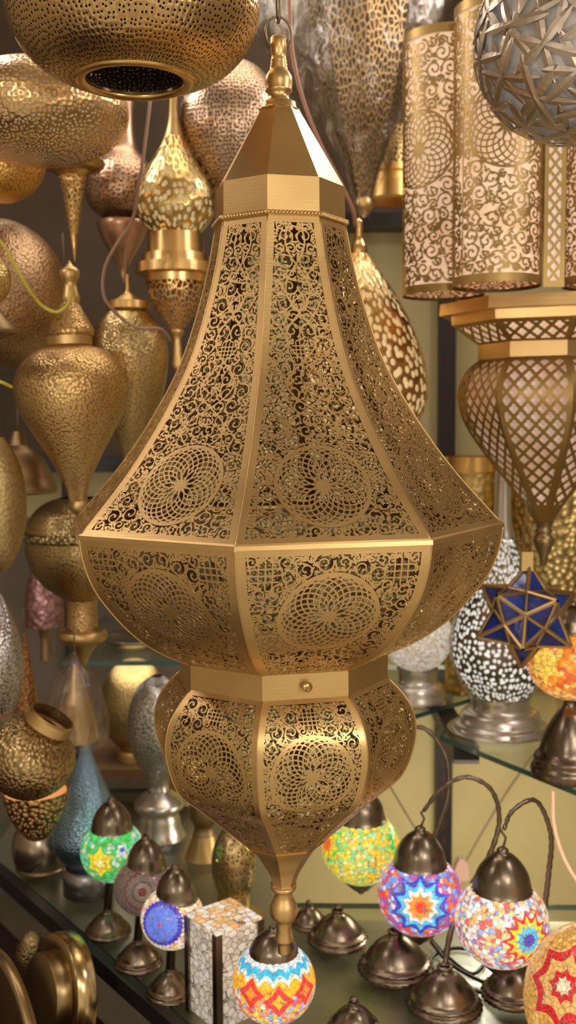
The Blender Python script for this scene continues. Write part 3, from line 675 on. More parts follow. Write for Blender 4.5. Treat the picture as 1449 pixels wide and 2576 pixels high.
def cmap(u, v):
    a = u/1000/rc; return np.stack([rc*np.sin(a), -rc*np.cos(a), -v/1000], -1), np.stack([np.sin(a), -np.cos(a), 0*a], -1)
me_c = sheet('bay_cylinder', R, cmap, .0009)
me_l = lathe('liner', [(rc*.93, -.004), (rc*.93, -hc/1000+.004)], 48); me_bp = lathe('bottom_plate', [(.0002, -hc/1000+.003), (rc*.6, -hc/1000+.003), (rc*.995, -hc/1000+.003)], 48)
m_pl = metal('pierced_plate', (.66, .46, .19), .3, hole=(90, 90, .30, 1., 1))
for px, Y, dz, ro in ((1250, 1.37, 0, 0.0), (1116, 1.47, Zr(95, 1.47, 1116)-zt, -.80), (1530, 1.37, 0, .2)):
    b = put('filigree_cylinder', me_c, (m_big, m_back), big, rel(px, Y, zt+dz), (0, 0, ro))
    put('liner', me_l, m_blin, b); put('bottom_plate', me_bp, m_pl, b)
# flat lattice strip between the cylinders
ws, hs = 13.5, (Zr(300, 1.345, 1392)-Zr(722, 1.345, 1392))*1000+140
def lattice(x0, x1, y0, y1, p, q, h, lw, lobes=True):
    R = Ras(x0, x1, y0, y1, h)
    D = np.full(R.D.shape, -1e3)
    for ox, oy in ((0, 0), (p/2, q/2)):
        X = (R.X-ox+p/2) % p-p/2; Y = (R.Y-oy+q/2) % q-q/2
        if lobes:
            for ax, ay in ((.17, 0), (-.17, 0), (0, .17), (0, -.17)): D = np.maximum(D, .145*p-np.hypot(X-ax*p, (Y-ay*q)*p/q))
        else: D = np.maximum(D, (p/2-lw)-(np.abs(X)+np.abs(Y)*p/q)*1.0)
    R.D = -D; return R
R = lattice(-ws-1, ws+1, -1, hs+1, 13, 17, .7, 1.2); e = ws-np.abs(R.X)
R.D = np.maximum(R.D, np.maximum(5-e, np.maximum(8-R.Y, R.Y-hs+8))); R.D = np.minimum(R.D, np.minimum(e, np.minimum(R.Y, hs-R.Y)))
p = rel(1395, 1.335, Zr(722, 1.335, 1392)+hs/1000)
st = put('lattice_strip', sheet('lattice_strip', R, lambda u, v: (np.stack([u/1000, 0*u, -v/1000], -1), np.stack([0*u, 0*u-1, 0*u], -1)), .002), (m_big, m_back), big, p)
put('strip_liner', box('strip_liner', -.012, .012, .004, .006, -hs/1000+.004, -.004), glow('rosy_liner_bright', (1, .74, .54), .5), st)
def oct2(name, rr):
    V = [(r*k0*math.sin(k*PI/4+.03), -r*k0*math.cos(k*PI/4+.03), Zr(y)-zb) for y, r in rr for k in range(8)]
    return mesh(name, V, [[(i*8+k, i*8+(k+1) % 8, (i+1)*8+(k+1) % 8, (i+1)*8+k) for i in range(len(rr)-1) for k in range(8)]], False)
put('deck', oct2('deck', [(766, 1), (766, 270), (795, 272), (796, 242), (818, 241), (822, 232), (823, 200)]), m_mainpl, big)
put('collar', oct2('collar', [(868, 150), (868, 174), (904, 175), (906, 150)]), m_mainpl, big)
def facets(name, prof, R_of, mat, border, top, bot):
    f = Facet(prof, 100); R = R_of(f); f.finish(R, border, top, bot); me = sheet(name, R, f.map, .001)
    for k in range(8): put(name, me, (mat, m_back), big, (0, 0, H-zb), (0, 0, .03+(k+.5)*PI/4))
    return f
def lat(f, p, q, h):
    m = f.w.max(); R = lattice(-m-1, m+1, -1, f.L+1, p, q, h, 1.5); return R
zz = lambda L: [(Zr(y)-H, r*k0) for y, r in L]
facets('slanted_panel', zz([(822, 236), (845, 206), (868, 174)]), lambda f: lat(f, 20, 24, .7), m_big, 5, 4, 4)
pod_pr = [(906, 172), (930, 200), (960, 218), (995, 225), (1040, 217), (1090, 192), (1140, 157), (1190, 116), (1240, 76), (1285, 42), (1312, 25)]
facets('pod_panel', zz(pod_pr), lambda f: lat(f, 19, 23, .7), m_big, 6, 6, 30)
put('pod_liner', lathe('pod_liner', [(r*k0*.90, z+H-zb) for z, r in [(Zr(y)-H, r) for y, r in pod_pr[::-1]]], 8, False, phase=.03), glow('pod_liner_rose', (.95, .66, .50), .38, (.70, .38, .18), 14), big)
put('slanted_liner', lathe('slanted_liner', [(162*k0, Zr(866)-zb), (222*k0, Zr(826)-zb)], 8, False, phase=.03), m_blin, big)
put('tail_finial', lathe('tail_finial', [(r*k0, Zr(y)-zb) for y, r in [(1425, .5), (1420, 9), (1398, 11), (1375, 23), (1358, 28), (1348, 22), (1342, 17), (1336, 24), (1330, 18), (1322, 20), (1312, 25)]], 24), m_brown, big)
put('hanging_wire', tube('hanging_wire', [(0, 0, zt-zb-.05), (0, 0, CEIL-zb)], .003, 6), m_thin, big)

# ---- silver globe of overlapping metal leaves, top right
lb = W(1443, 108, 1.06); rl = 243*mpp(1443, 108, 1.06)
leafb = thing('leaf_globe', 'pewter globe made of overlapping cut metal leaves, top right corner', 'pendant lamp', (lb.x, lb.y, lb.z-rl))
V, Q = [], []
Np = 64
for i in range(Np):
    zc = 1-2*(i+.5)/Np; ph = i*2.39996; c = Vector((math.sqrt(1-zc*zc)*math.cos(ph), math.sqrt(1-zc*zc)*math.sin(ph), zc))
    t1 = c.orthogonal().normalized(); t2 = c.cross(t1); nl = 6; o = random.random()*TAU
    for l in range(nl):
        an = o+l*TAU/nl+random.uniform(-.12, .12); d = t1*math.cos(an)+t2*math.sin(an); s_ = c.cross(d); L = random.uniform(.34, .44); b = len(V); m = 7
        for q in range(m):
            t = q/(m-1); w = .046*math.sin(PI*min(.97, max(.03, t*.9+.08)))**.7; ang = t*L
            pc = c*math.cos(ang)+d*math.sin(ang); rr = rl*(1+.012*((l*7+i) % 3-1))
            for e, lift in ((-1, 0), (0, .008), (1, 0)): V.append(tuple((pc+s_*w*e).normalized()*rr*(1+lift)))
        for q in range(m-1):
            for e in (0, 1): Q.append((b+q*3+e, b+q*3+e+1, b+q*3+4+e, b+q*3+3+e))
o = put('leaf_shell', mesh('leaf_shell', V, [Q], False), metal('pewter', (.50, .42, .33), .40, vary=.25), leafb, (0, 0, rl))
md = o.modifiers.new('thickness', 'SOLIDIFY'); md.thickness = .0012
put('inner_liner', lathe('inner_liner', [(max(1e-4, rl*.93*math.cos(t)), rl*.93*math.sin(t)) for t in np.linspace(-1.57, 1.2, 24)], 48), glow('grey_tissue', (.52, .45, .39), .20, (.32, .27, .22), 22), leafb, (0, 0, rl))
put('bulb', lathe('bulb', [(.0001, -.03), (.014, -.024), (.02, -.008), (.017, .008), (.008, .02), (.008, .04)], 24), glow('white_bulb', (1, .95, .88), 6), leafb, (.0, -.02, rl*1.25))
put('hanging_rod', tube('hanging_rod', [(0, 0, rl*1.4), (0, 0, rl*2), (0, 0, CEIL-lb.z+rl)], .004, 8), m_silver, leafb)

# ---- blue glass star
sc_ = W(1322, 1548, 1.35); Rs = 133*mpp(1322, 1548, 1.35)
star = thing('star_lantern', 'many-pointed blue glass star lantern with brass edges hanging before the silver lamp', 'lantern', (sc_.x, sc_.y, sc_.z-Rs))
fi = (1+5**.5)/2
ico = [Vector(v).normalized() for v in [(0, a, b*fi) for a in (1, -1) for b in (1, -1)]+[(a, b*fi, 0) for a in (1, -1) for b in (1, -1)]+[(b*fi, 0, a) for a in (1, -1) for b in (1, -1)]]
el = min((a-b).length for i, a in enumerate(ico) for b in ico[:i])
tri = [(i, j, k) for i in range(12) for j in range(i) for k in range(j) if max((ico[i]-ico[j]).length, (ico[i]-ico[k]).length, (ico[j]-ico[k]).length) < el*1.05]
dod = [(ico[i]+ico[j]+ico[k]).normalized() for i, j, k in tri]
f0 = dod[0]; vc = (Vector((0, 0, H))-sc_).normalized(); vr_ = Vector((0, 0, 1)).cross(-vc).normalized()*-1; vu = vr_.cross(-vc)
M0 = f0.rotation_difference(vc).to_matrix()
ico = [M0 @ v for v in ico]; dod = [M0 @ v for v in dod]
fr = [v for v in ico if v.dot(vc) > .7]; vu = (Vector((0, 0, 1))-vc*vc.z).normalized(); vr_ = vu.cross(vc)
a = math.atan2(fr[0].dot(vu), fr[0].dot(vr_)); M1 = Matrix.Rotation(-PI/2-.06-a, 3, vc)
ico = [M1 @ v*Rs for v in ico]; dod = [M1 @ v*Rs*.63 for v in dod]
V = [tuple(v) for v in ico+dod]; F_, Ed = [], set()
for (fidx, t) in enumerate(tri):
    for v in t: Ed.add((v, 12+fidx))
for a_ in range(20):
    for b_ in range(a_):
        sh = set(tri[a_]) & set(tri[b_])
        if len(sh) == 2:
            Ed.add((12+a_, 12+b_))
            for v in sh: F_.append((v, 12+a_, 12+b_))
m_blue = plain('blue_glass', (.010, .036, .26), .16, noise=40, vary=.7, bump=.8, coat=.2)
put('glass_panes', mesh('glass_panes', V, [F_], False), m_blue, star, (0, 0, Rs))
bmV, bmQ = [], []
for a_, b_ in Ed:
    A, B = Vector(V[a_]), Vector(V[b_]); t = (B-A).normalized(); u = t.orthogonal().normalized(); w = t.cross(u); b0 = len(bmV)
    for P_ in (A, B):
        for q in range(6): bmV.append(tuple(P_+(u*math.cos(q*PI/3)+w*math.sin(q*PI/3))*.0030))
    bmQ += [(b0+q, b0+(q+1) % 6, b0+6+(q+1) % 6, b0+6+q) for q in range(6)]
put('brass_edges', mesh('brass_edges', bmV, [bmQ], False), metal('star_brass', (.48, .33, .15), .3), star, (0, 0, Rs))
put('hook_cap', box('hook_cap', -.0075, .0075, -.0075, .0075, 1.86*Rs, 2.22*Rs), m_brass2, star)
put('wire_loop', tube('wire_loop', [(0, 0, 2.2*Rs), (-.006, 0, 2.4*Rs), (-.004, 0, 2.65*Rs), (0, 0, 2.8*Rs), (.004, 0, 2.65*Rs), (.007, 0, 2.35*Rs), (.003, 0, 2.2*Rs)], .0009, 6), m_thin, star)
put('hanging_wire', tube('hanging_wire', [(0, 0, 2.78*Rs), (0.0, 0, 3.0*Rs), (-.004, .004, 3.4*Rs)], .0008, 6), m_thin, star)

# ---- silver and white lamps on the upper glass shelf
SH = H-.52
h_sil = metal('pierced_silver', (.33, .29, .24), .3, hole=(116, 98, .32, .8))
lamp('silver_lamp', 'tall silver lamp of glowing oval holes with long neck and stepped silver base', 'table lamp', 1262, 1.72,
     [('neck', [(1120, 12), (1180, 15), (1260, 19), (1330, 26), (1352, 33)], m_silver), 
      ('shade', [(1350, 33), (1390, 44), (1440, 62), (1500, 92), (1560, 119), (1610, 129), (1660, 124), (1710, 101), (1750, 74)], h_sil, dict(seg=60)),
      ('liner', [(1360, 28), (1390, 38), (1440, 55), (1500, 84), (1560, 111), (1610, 121), (1660, 116), (1710, 93), (1748, 66)], glow('cool_liner', (.97, .93, .84), 1.0, (.74, .68, .58), 30)),
      ('base', [(1748, 76), (1782, 78), (1787, 92), (1800, 100), (1812, 104), (1818, 112), (1832, 118), (1838, 126), (1852, 132), (1860, 128), (1864, 120)], m_silver, dict(sort=True, floor=True))], zbase=SH+.001)
lamp('white_globe_lamp', 'creamy white bead-covered globe lamp on a dull silver stepped base behind the lantern', 'table lamp', 1050, 1.88,
     [('shade', arc(1600, 88, 88), mosaic('pearl_beads', [(.95, .86, .72), (.85, .74, .58), (1, .93, .82), (.78, .66, .5)], (), .72, 11, .0636)), ('liner', arc(1600, 40, 40), m_blin),
      ('base', [(1680, 52), (1715, 54), (1720, 64), (1742, 70), (1764, 72), (1776, 70)], m_silver, dict(floor=True))], zbase=SH+.001)

ORG = [(1, .22, .01), (.95, .35, .02), (1, .50, .06), (.75, .12, .01), (1, .62, .2), (.9, .28, .01)]
m_or = mosaic('orange_mosaic', ORG, [(med(1432, 1668, 1.5, -.62, -.05), .60, 6, .75, [(0, (.9, .12, .0)), (.22, (1, .66, .08)), (.95, (.8, .2, .01))])], 1.1, 7, .057)
def fluted_base(root, r, h, loc, mat=None, name='base'):
    P = [(r*.98, 0), (r, .05*h), (r*.98, .12*h), (r*.90, .17*h), (r*.93, .22*h), (r*.80, .30*h), (r*.72, .42*h), (r*.55, .62*h), (r*.34, .78*h), (r*.20, .86*h), (r*.16, .92*h), (r*.22, .96*h), (r*.15, h)]
    return put(name, lathe(name, spline(P, 40), 60, True, ribs=30, rib=.05), mat or m_bronze, root, loc)
def globe(root, c, rx, rz, mat, name='glass_globe'):
    return put(name, lathe(name, [(max(1e-5, rx*math.cos(t)), rz*math.sin(t)) for t in np.linspace(-PI/2, PI/2, 28)], 48), mat, root, c)
def cap(root, c, r, h, name='cap'):
    P = [(r, 0), (r*1.03, .05*h), (r*.98, .10*h), (r*.95, .16*h), (r*.85, .42*h), (r*.62, .66*h), (r*.32, .84*h), (r*.2, .88*h), (r*.2, .94*h), (r*.1, h)]
    return put(name, lathe(name, spline(P, 30), 48, True, ribs=22, rib=.035), m_bronze, root, c)
ol = Wz(1432, 1950, SH); Yo = ol.y; kk = mpp(1432, 1800, Yo); gz = W(1432, 1668, Yo).z-SH
olr = thing('mosaic_lamp', 'orange mosaic globe lamp with yellow flower on a dark fluted base, by the blue star', 'table lamp', (ol.x, ol.y, SH))
fluted_base(olr, 92*kk, (gz-80*kk), (0, 0, 0)); globe(olr, (0, 0, gz), 108*kk, 92*kk, m_or); cap(olr, (0, 0, gz+78*kk), 55*kk, 80*kk)

# ------------------------------------------------------------------ mosaic lamps on the lower glass table
TB = H-.73
WH, RD, BL, CY, YE, GR, OG, PU = (1, .93, .8), (.85, .03, .03), (.05, .07, .75), (.05, .50, .95), (1, .72, .03), (.06, .75, .12), (1, .30, .02), (.42, .10, .55)
def swan(label, px, py, r, Y, mat, base, br, neck, sq=.94, group=None, cl=None):
    b = Wz(base[0], base[1], TB); k = mpp(px, py, Y); root = thing('swan_neck_lamp', label, 'table lamp', (b.x, b.y, TB), group)
    def rl(p): return Vector(p)-Vector((b.x, b.y, TB))
    c = rl(W(px, py, Y)); globe(root, c, r*k, r*k*sq, mat)
    cap(root, c+Vector((0, 0, r*k*sq*.70)), r*k*.62, r*k*.98)
    cup = put('bottom_cup', lathe('bottom_cup', [(r*k*.06, -.42*r*k), (r*k*.10, -.36*r*k), (r*k*.2, -.30*r*k), (r*k*.42, -.08*r*k), (r*k*.46, 0)], 32, True, ribs=16), m_bronze, root, c+Vector((0, 0, -r*k*sq*.86)))
    fluted_base(root, br*mpp(base[0], base[1], b.y), br*1.15*mpp(base[0], base[1], b.y), (0, 0, 0))
    n = len(neck); top = c+Vector((0, 0, r*k*(sq*.70+.98)))
    pts = [Vector((0, 0, br*mpp(base[0], base[1], b.y)))]
    for i, (x, y) in enumerate(neck):
        f = (i+1)/(n+0.0); Yn = b.y+.035*math.sin(f*PI)+(Y-b.y)*f
        pts.append(rl(W(x, y, Yn)))
    P = spline([tuple(p) for p in pts], 70); t = np.linspace(0, 1, 70)
    put('swan_neck', tube('swan_neck', P, .0042-.0016*t+.0005*np.sin(t*160), 10), m_bronze, root)
    e = Vector(P[-1]); mid = (e+top)/2
    put('hook', tube('hook', [tuple(e), tuple(e+Vector((-.004, 0, -.002))), tuple(mid+Vector((.003, 0, 0))), tuple(top-Vector((0, 0, .004)))], .0016, 8), m_bronze, root)
    return root
m_yg = mosaic('yellow_mosaic', [(1, .70, .02), (.9, .78, .05), (.75, .80, .12), (.30, .75, .25), (1, .62, .02), (.85, .85, .3), (.95, .66, .02), (.35, .72, .3)],
   [(med(908, 2130, 1.42, -.86, .05), .60, 8, .5, [(0, (1, .14, .01)), (.42, (1, .72, .02)), (.82, GR)]), (med(908, 2130, 1.42, .93, .12), .50, 8, .5, [(0, (1, .6, .02)), (.6, GR)])], 1.05, 9, .054)
m_pr = mosaic('red_violet_mosaic', [(.9, .06, .04), (.35, .12, .55), (.25, .45, .85), (1, .22, .02), (.75, .65, .85), (.45, .10, .45), (.8, .08, .25), (.2, .35, .8)],
   [(med(1056, 2248, 1.31, .02, -.30), .80, 10, .42, [(0, (.95, .05, .02)), (.20, (1, .30, .03)), (.42, (1, .9, .75)), (.58, (.1, .6, 1)), (.78, (.03, .06, .65))])], 1.15, 9, .055)
m_ml = mosaic('multicolour_mosaic', [(.85, .78, .66), (.9, .5, .2), (.35, .45, .75), (.8, .15, .12), (.75, .75, .8), (.95, .7, .3), (.45, .2, .5), (.95, .9, .85)],
   [(med(1262, 2318, 1.22, .56, -.32), .62, 12, .42, [(0, (.08, .05, .55)), (.30, (.08, .60, .95)), (.56, (1, .72, .05)), (.80, (.75, .02, .02))])], 1.1, 9, .055)
swan('yellow and green lit mosaic globe hanging on a swan-neck lamp right beside the lantern pod', 908, 2130, 99, 1.42, m_yg, (995, 2440), 92,
     [(1000, 2350), (1045, 2230), (1095, 2100), (1128, 1985), (1120, 1900), (1060, 1830), (990, 1850), (948, 1960), (930, 2000)])
swan('red and violet lit mosaic globe with a blue star flower hanging on a swan-neck lamp', 1056, 2248, 107, 1.31, m_pr, (1118, 2530), 92,
     [(1118, 2440), (1135, 2340), (1185, 2230), (1240, 2130), (1256, 2060), (1230, 1980), (1170, 1955), (1110, 1985), (1066, 2040)])
swan('white and multicoloured lit mosaic globe with yellow and blue flower on a swan-neck lamp', 1262, 2318, 118, 1.22, m_ml, (1290, 2505), 78,
     [(1320, 2430), (1356, 2340), (1380, 2200), (1384, 2090), (1340, 2012), (1285, 2045), (1268, 2085)])
# standing mosaic lamps, left
def stand(label, px, py, r, sq, mat, base, br, capx=0):
    b = Wz(base[0], base[1], TB); Y = b.y; k = mpp(px, py, Y); root = thing('mosaic_lamp', label, 'table lamp', (b.x, b.y, TB))
    c = W(px, py, Y)-Vector((b.x, b.y, TB)); gl = globe(root, c, r*k, r*k*sq, mat)
    cap(root, c+Vector((capx*k, 0, r*k*sq*.62)), r*k*.66, r*k*1.15)
    hb = br*1.1*k; fluted_base(root, br*k, hb, (0, 0, 0))
    put('stem', tube('stem', [(0, 0, hb*.95), (c.x*.4, 0, (hb+c.z)/2), (c.x, 0, c.z-r*k*sq*.8)], .006, 10), m_bronze, root)
    return root
m_g = mosaic('green_mosaic', [(.04, .62, .10), (.05, .75, .15), (.6, .7, .5), (.03, .55, .08), (.15, .6, .4)], [(med(283, 2140, 1.44, -.40, -.35), .66, 6, .7, [(0, (.85, .85, .4)), (.25, (.95, .72, .02)), (.8, (.04, .6, .1))]), (med(283, 2140, 1.44, .3, .0), .22, 5, .6, [(0, BL), (.5, (.7, .85, .8))])], 1.15, 7, .044)
m_d = mosaic('dull_red_mosaic', [(.28, .20, .17), (.33, .25, .20), (.22, .16, .14), (.30, .20, .2)], [(med(362, 2228, 1.35, -.05, -.2), .75, 18, .12, [(0, (.22, .02, .03)), (.2, (.35, .27, .22)), (.42, (.05, .06, .09)), (.48, (.32, .24, .2)), (.8, (.25, .03, .04)), (.88, (.3, .22, .19))])], .28, 11, .042)
m_w = mosaic('pearl_mosaic', [(.95, .82, .6), (.9, .75, .5), (.9, .35, .12), (1, .92, .8), (.85, .8, .65), (.95, .65, .2), (.9, .5, .5)], [(med(434, 2308, 1.29, -.40, -.20), .74, 30, .08, [(0, (.6, .05, .1)), (.1, (.12, .22, .85)), (.78, (.05, .03, .55))])], 1.1, 9, .042)
stand('green and yellow lit mosaic globe lamp in front of the blue teardrop', 283, 2140, 80, .95, m_g, (272, 2345), 56)
stand('unlit dull red and white mosaic globe lamp between the green and the pearly one', 362, 2228, 76, .95, m_d, (348, 2425), 60, 6)
stand('pearly lit mosaic globe lamp with a large blue disc on a fluted foot', 434, 2308, 80, .95, m_w, (430, 2500), 62, 10)
# globe under the lantern tip
m_tq = mosaic('orange_turquoise_mosaic', [(1, .55, .05), (.9, .3, .2), (.8, .75, .6), (.3, .5, .8), (1, .7, .1), (.9, .1, .1)],
   [((0, 0, 1), 1.42, 16, .14, [(0, (.75, .8, .8)), (.58, (.03, .50, .80)), (.70, (.7, .85, .8)), (.78, (1, .48, .01))]),
    (med(689, 2470, 1.12, -.55, -.25), .36, 4, .6, [(0, OG), (.5, RD)]), (med(689, 2470, 1.12, .12, -.45), .38, 4, .6, [(0, (1, .5, .02)), (.5, RD)]), (med(689, 2470, 1.12, .75, -.2), .36, 4, .6, [(0, OG), (.5, RD)])], 1.1, 10, .05)
b = W(689, 2470, 1.12); kk = mpp(689, 2470, 1.12)
ft = thing('mosaic_lamp', 'orange, red and turquoise lit mosaic globe lamp just below the tip of the big lantern', 'table lamp', (b.x, b.y, TB))
globe(ft, (0, 0, b.z-TB), 105*kk, 98*kk, m_tq); cap(ft, (0, 0, b.z-TB+58*kk), 66*kk, 88*kk); put('foot_ring', lathe('foot_ring', [(.028, .0005), (.030, .003), (.022, .012), (.012, .03), (.018, b.z-TB-88*kk)], 32), m_bronze, ft)
# amber globe bottom right
b = W(1500, 2522, 1.10); kk = mpp(1500, 2522, 1.10)
m_am = mosaic('amber_mosaic', [(.80, .40, .07), (.70, .33, .05), (.88, .48, .10), (.76, .38, .06), (.92, .56, .16)], [(med(1500, 2522, 1.10, -.42, .12), .66, 8, .35, [(0, (1, .85, .55)), (.2, (.72, .01, .02)), (.36, (.86, .50, .14)), (.66, (.72, .01, .02)), (.93, (.86, .5, .14))])], .85, 14, .078)
am = thing('mosaic_lamp', 'big amber mosaic globe with red flower cut by the bottom right corner', 'table lamp', (b.x, b.y, TB))
globe(am, (0, 0, 193*kk+.001), 180*kk, 192*kk, m_am); put('foot_ring', lathe('foot_ring', [(.03, .0005), (.034, .003), (.03, .010)], 32), m_bronze, am)
# bare bases
for lab, (x, y), r in (('dark bronze fluted lamp foot under the yellow mosaic globe', (850, 2366), 74), ('small dark fluted lamp foot in the shade beside the lantern finial', (778, 2325), 46), ('dark fluted lamp top rising at the bottom edge right of the turquoise globe', (890, 2590), 66), ):
    p = Wz(x, y, TB); r_ = r*mpp(x, y, p.y); t = thing('lamp_foot', lab, 'lamp foot', (p.x, p.y, TB)); fluted_base(t, r_, r_*1.1, (0, 0, 0)); put('knob', lathe('knob', [(.0001, .008), (.004, .006), (.0055, .003), (.004, 0)], 16), m_bronze, t, (0, 0, r_*1.1))
# pierced gold vase lamp behind the finial
lamp('vase_table_lamp', 'small pierced brass egg-shaped table lamp on a flared foot left of the finial', 'table lamp', 588, Wz(588, 2308, TB).y,
     [('shade', [(2068, 14), (2090, 30), (2130, 50), (2170, 56), (2210, 52), (2245, 40)], metal('pierced_olive', (.58, .42, .2), .32, hole=(130, 110, .22, .9))), ('foot', [(2243, 40), (2256, 42), (2290, 46), (2302, 62), (2312, 78)], m_brass2, dict(floor=True))], zbase=TB+.001)
# square bead lamp
c0 = Wz(560, 2600, TB); hx = .031; zt_ = W(560, 2352, c0.y).z-TB
sq = thing('square_lamp', 'square lantern with white beaded glass sides and amber top left of the turquoise globe', 'table lamp', (c0.x, c0.y+hx*1.41, TB), rot=(0, 0, PI/4-.12))
m_bead = mosaic('white_beads', [(.9, .82, .68), (.8, .72, .58), (.95, .9, .8), (.7, .62, .5)], (), .50, 3.4, .03); m_bead2 = mosaic('amber_beads', [(.95, .6, .3), (.9, .8, .65), (.95, .88, .78), (.9, .5, .2)], (), .80, 3.4, .03)
for i, mt in enumerate((m_bead, m_bead2, m_bead2, m_bead)):
    R2 = Matrix.Rotation((0, PI/2, PI, -PI/2)[i], 4, 'Z')
    o = put('bead_panel', box('bead_panel', -hx*.86, hx*.86, -.0015, .0015, -zt_*.47, zt_*.47), mt, sq); o.location = R2 @ Vector((0, -hx, 0))+Vector((0, 0, zt_/2)); o.rotation_euler = (0, 0, (0, PI/2, PI, -PI/2)[i])
for sx in (-1, 1):
    for sy in (-1, 1): put('corner_post', box('corner_post', sx*hx-.0045, sx*hx+.0045, sy*hx-.0045, sy*hx+.0045, 0, zt_), m_bronze, sq)
put('lid', box('lid', -hx-.003, hx+.003, -hx-.003, hx+.003, zt_, zt_+.003), m_bead2, sq)

# ---- brass pieces heaped on the dark bench, bottom left
BN = H-.805
def lying(name, label, cat, c, axis, parts):
    q = Vector(axis).normalized().to_track_quat('Z', 'Y'); root = thing(name, label, cat, c); root.rotation_euler = q.to_euler()
    for pn, P, mt in parts: put(pn, lathe(pn, P, 64), mt, root)
    return root
m_dull = metal('dull_brass', (.40, .29, .14), .34)
lying('brass_plate', 'round dull brass plate standing on edge at the bottom left corner', 'plate', (W(5, 2500, 1.07).x, 1.07, BN+.118), (-.80, -.58, .06), [('dish', [(.0001, .004), (.08, .004), (.100, .008), (.113, .012), (.1155, .008), (.1155, 0), (.100, -.003), (.08, -.004), (.0001, -.004)], m_dull)])
lying('stepped_lamp_ring', 'stepped shiny brass lamp collar lying on its side beside the brass plate', 'lamp part', (W(152, 2560, 1.27).x, 1.27, BN+.077), (-.80, -.56, .16),
      [('wide_ring', [(.050, -.020), (.072, -.018), (.0735, -.016), (.0735, .008), (.071, .010), (.050, .008)], metal('bright_collar', (.66, .50, .24), .22)), ('narrow_ring', [(.052, .007), (.052, .026), (.050, .028), (.0001, .024)], m_dull)])
lying('brass_dome', 'smooth dull brass dome at the bottom edge beside the lamp collar', 'lamp part', (W(240, 2600, 1.14).x, 1.14, BN), (0, 0, 1), [('dome', spline([(.032, 0), (.034, .03), (.032, .055), (.024, .076), (.012, .086), (.0001, .088)], 24), m_dull)])
egg = W(74, 2352, 1.43)
lying('egg_lamp', 'small pierced brass egg standing in the dark under the edge of the glass table', 'lamp', (egg.x, 1.43, BN+.041), (.12, -.08, 1), [('shade', spline([(.0005, .040), (.010, .034), (.019, .016), (.022, 0), (.019, -.018), (.011, -.034), (.0005, -.040)], 30), metal('dim_pierced', (.5, .38, .18), .35, hammer=(240, .6)))])

# ------------------------------------------------------------------ shelves, walls, cables
BACK = 2.25
def glass_shelf(name, label, pts, z, t=.008):
    root = thing(name, label, 'shelf', (pts[0][0], pts[0][1], z))
    q = [(p[0]-pts[0][0], p[1]-pts[0][1]) for p in pts]
    put('glass_sheet', slab('glass_sheet', q, -t, 0), m_glass, root)
    n = len(q); V, Fs = [], []
    for i in range(n):
        a, b = Vector((*q[i], 0)), Vector((*q[(i+1) % n], 0)); d = (b-a).normalized(); nn = Vector((d.y, -d.x, 0))*.0008; k = len(V)
        for P_ in (a+nn, b+nn): V += [(P_.x, P_.y, -t-.0003), (P_.x, P_.y, .0003)]
        Fs.append((k, k+2, k+3, k+1))
    put('polished_edge', mesh('polished_edge', V, [Fs], False), m_gedge, root); return root
def xy(p): return (p.x, p.y)
glass_shelf('glass_shelf', 'glass shelf carrying the white globe lamp behind the lantern', [xy(Wz(860, 1850, SH)), xy(Wz(1045, 1797, SH)), xy(Wz(1183, 1757, SH)), (Wz(1190, 1757, SH).x, BACK-.07), (Wz(860, 1850, SH).x, BACK-.07)], SH)
glass_shelf('glass_shelf', 'glass shelf with green edge carrying the silver lamp and orange mosaic lamp', [xy(Wz(1108, 1850, SH)), xy(Wz(1449, 1987, SH)), xy(Wz(1640, 2066, SH)), (.75, BACK-.07), (Wz(1196, 1757, SH).x, BACK-.07), xy(Wz(1196, 1752, SH))], SH)
tb = [xy(Wz(-40, 2135, TB)), xy(Wz(130, 2275, TB)), xy(Wz(480, 2576, TB)), xy(Wz(620, 2700, TB)), (.72, Wz(620, 2700, TB).y), (.72, 1.50), (-.02, 1.52), (-.06, 2.02), (Wz(-40, 2135, TB).x, 2.02)]
gt = glass_shelf('glass_table', 'low glass table with dark slanting edge carrying the mosaic lamps', tb, TB)
a, b = Vector((*tb[0], 0)), Vector((*tb[3], 0)); d = (b-a).normalized(); nn = Vector((d.y, -d.x, 0)); o0 = Vector((*tb[0], 0))
if nn.x > 0: nn = -nn
q = [a-o0+nn*.002, b-o0+nn*.002, b-o0+nn*.018, a-o0+nn*.018]
put('edge_rail', slab('edge_rail', [(p.x, p.y) for p in q], -.022, .002), plain('black_rail', (.035, .03, .028), .35), gt)
put('under_board', slab('under_board', [(p[0]-tb[0][0], p[1]-tb[0][1]) for p in tb], -.040, -.026), plain('grey_board', (.34, .29, .21), .4), gt)
be = thing('bench', 'dark red cloth-covered bench below the edge of the glass table', 'bench', (-.55, 1.3, 0))
e1, e2 = Wz(-40, 2135, TB), Wz(620, 2700, TB)
q = [(-.95, .95), (e2.x-.03, .95), (e2.x-.03, e2.y), (e1.x-.03, e1.y), (-.95, e1.y)]
put('cover', slab('cover', [(x+.55, y-1.3) for x, y in q], BN-.05, BN), plain('dark_red_cloth', (.028, .008, .006), .8, noise=14, vary=.6), be)
put('carcass', slab('carcass', [((x+.55)*.97, (y-1.3)*.97) for x, y in q], 0, BN-.05), plain('black_wood', (.02, .016, .014), .6), be)
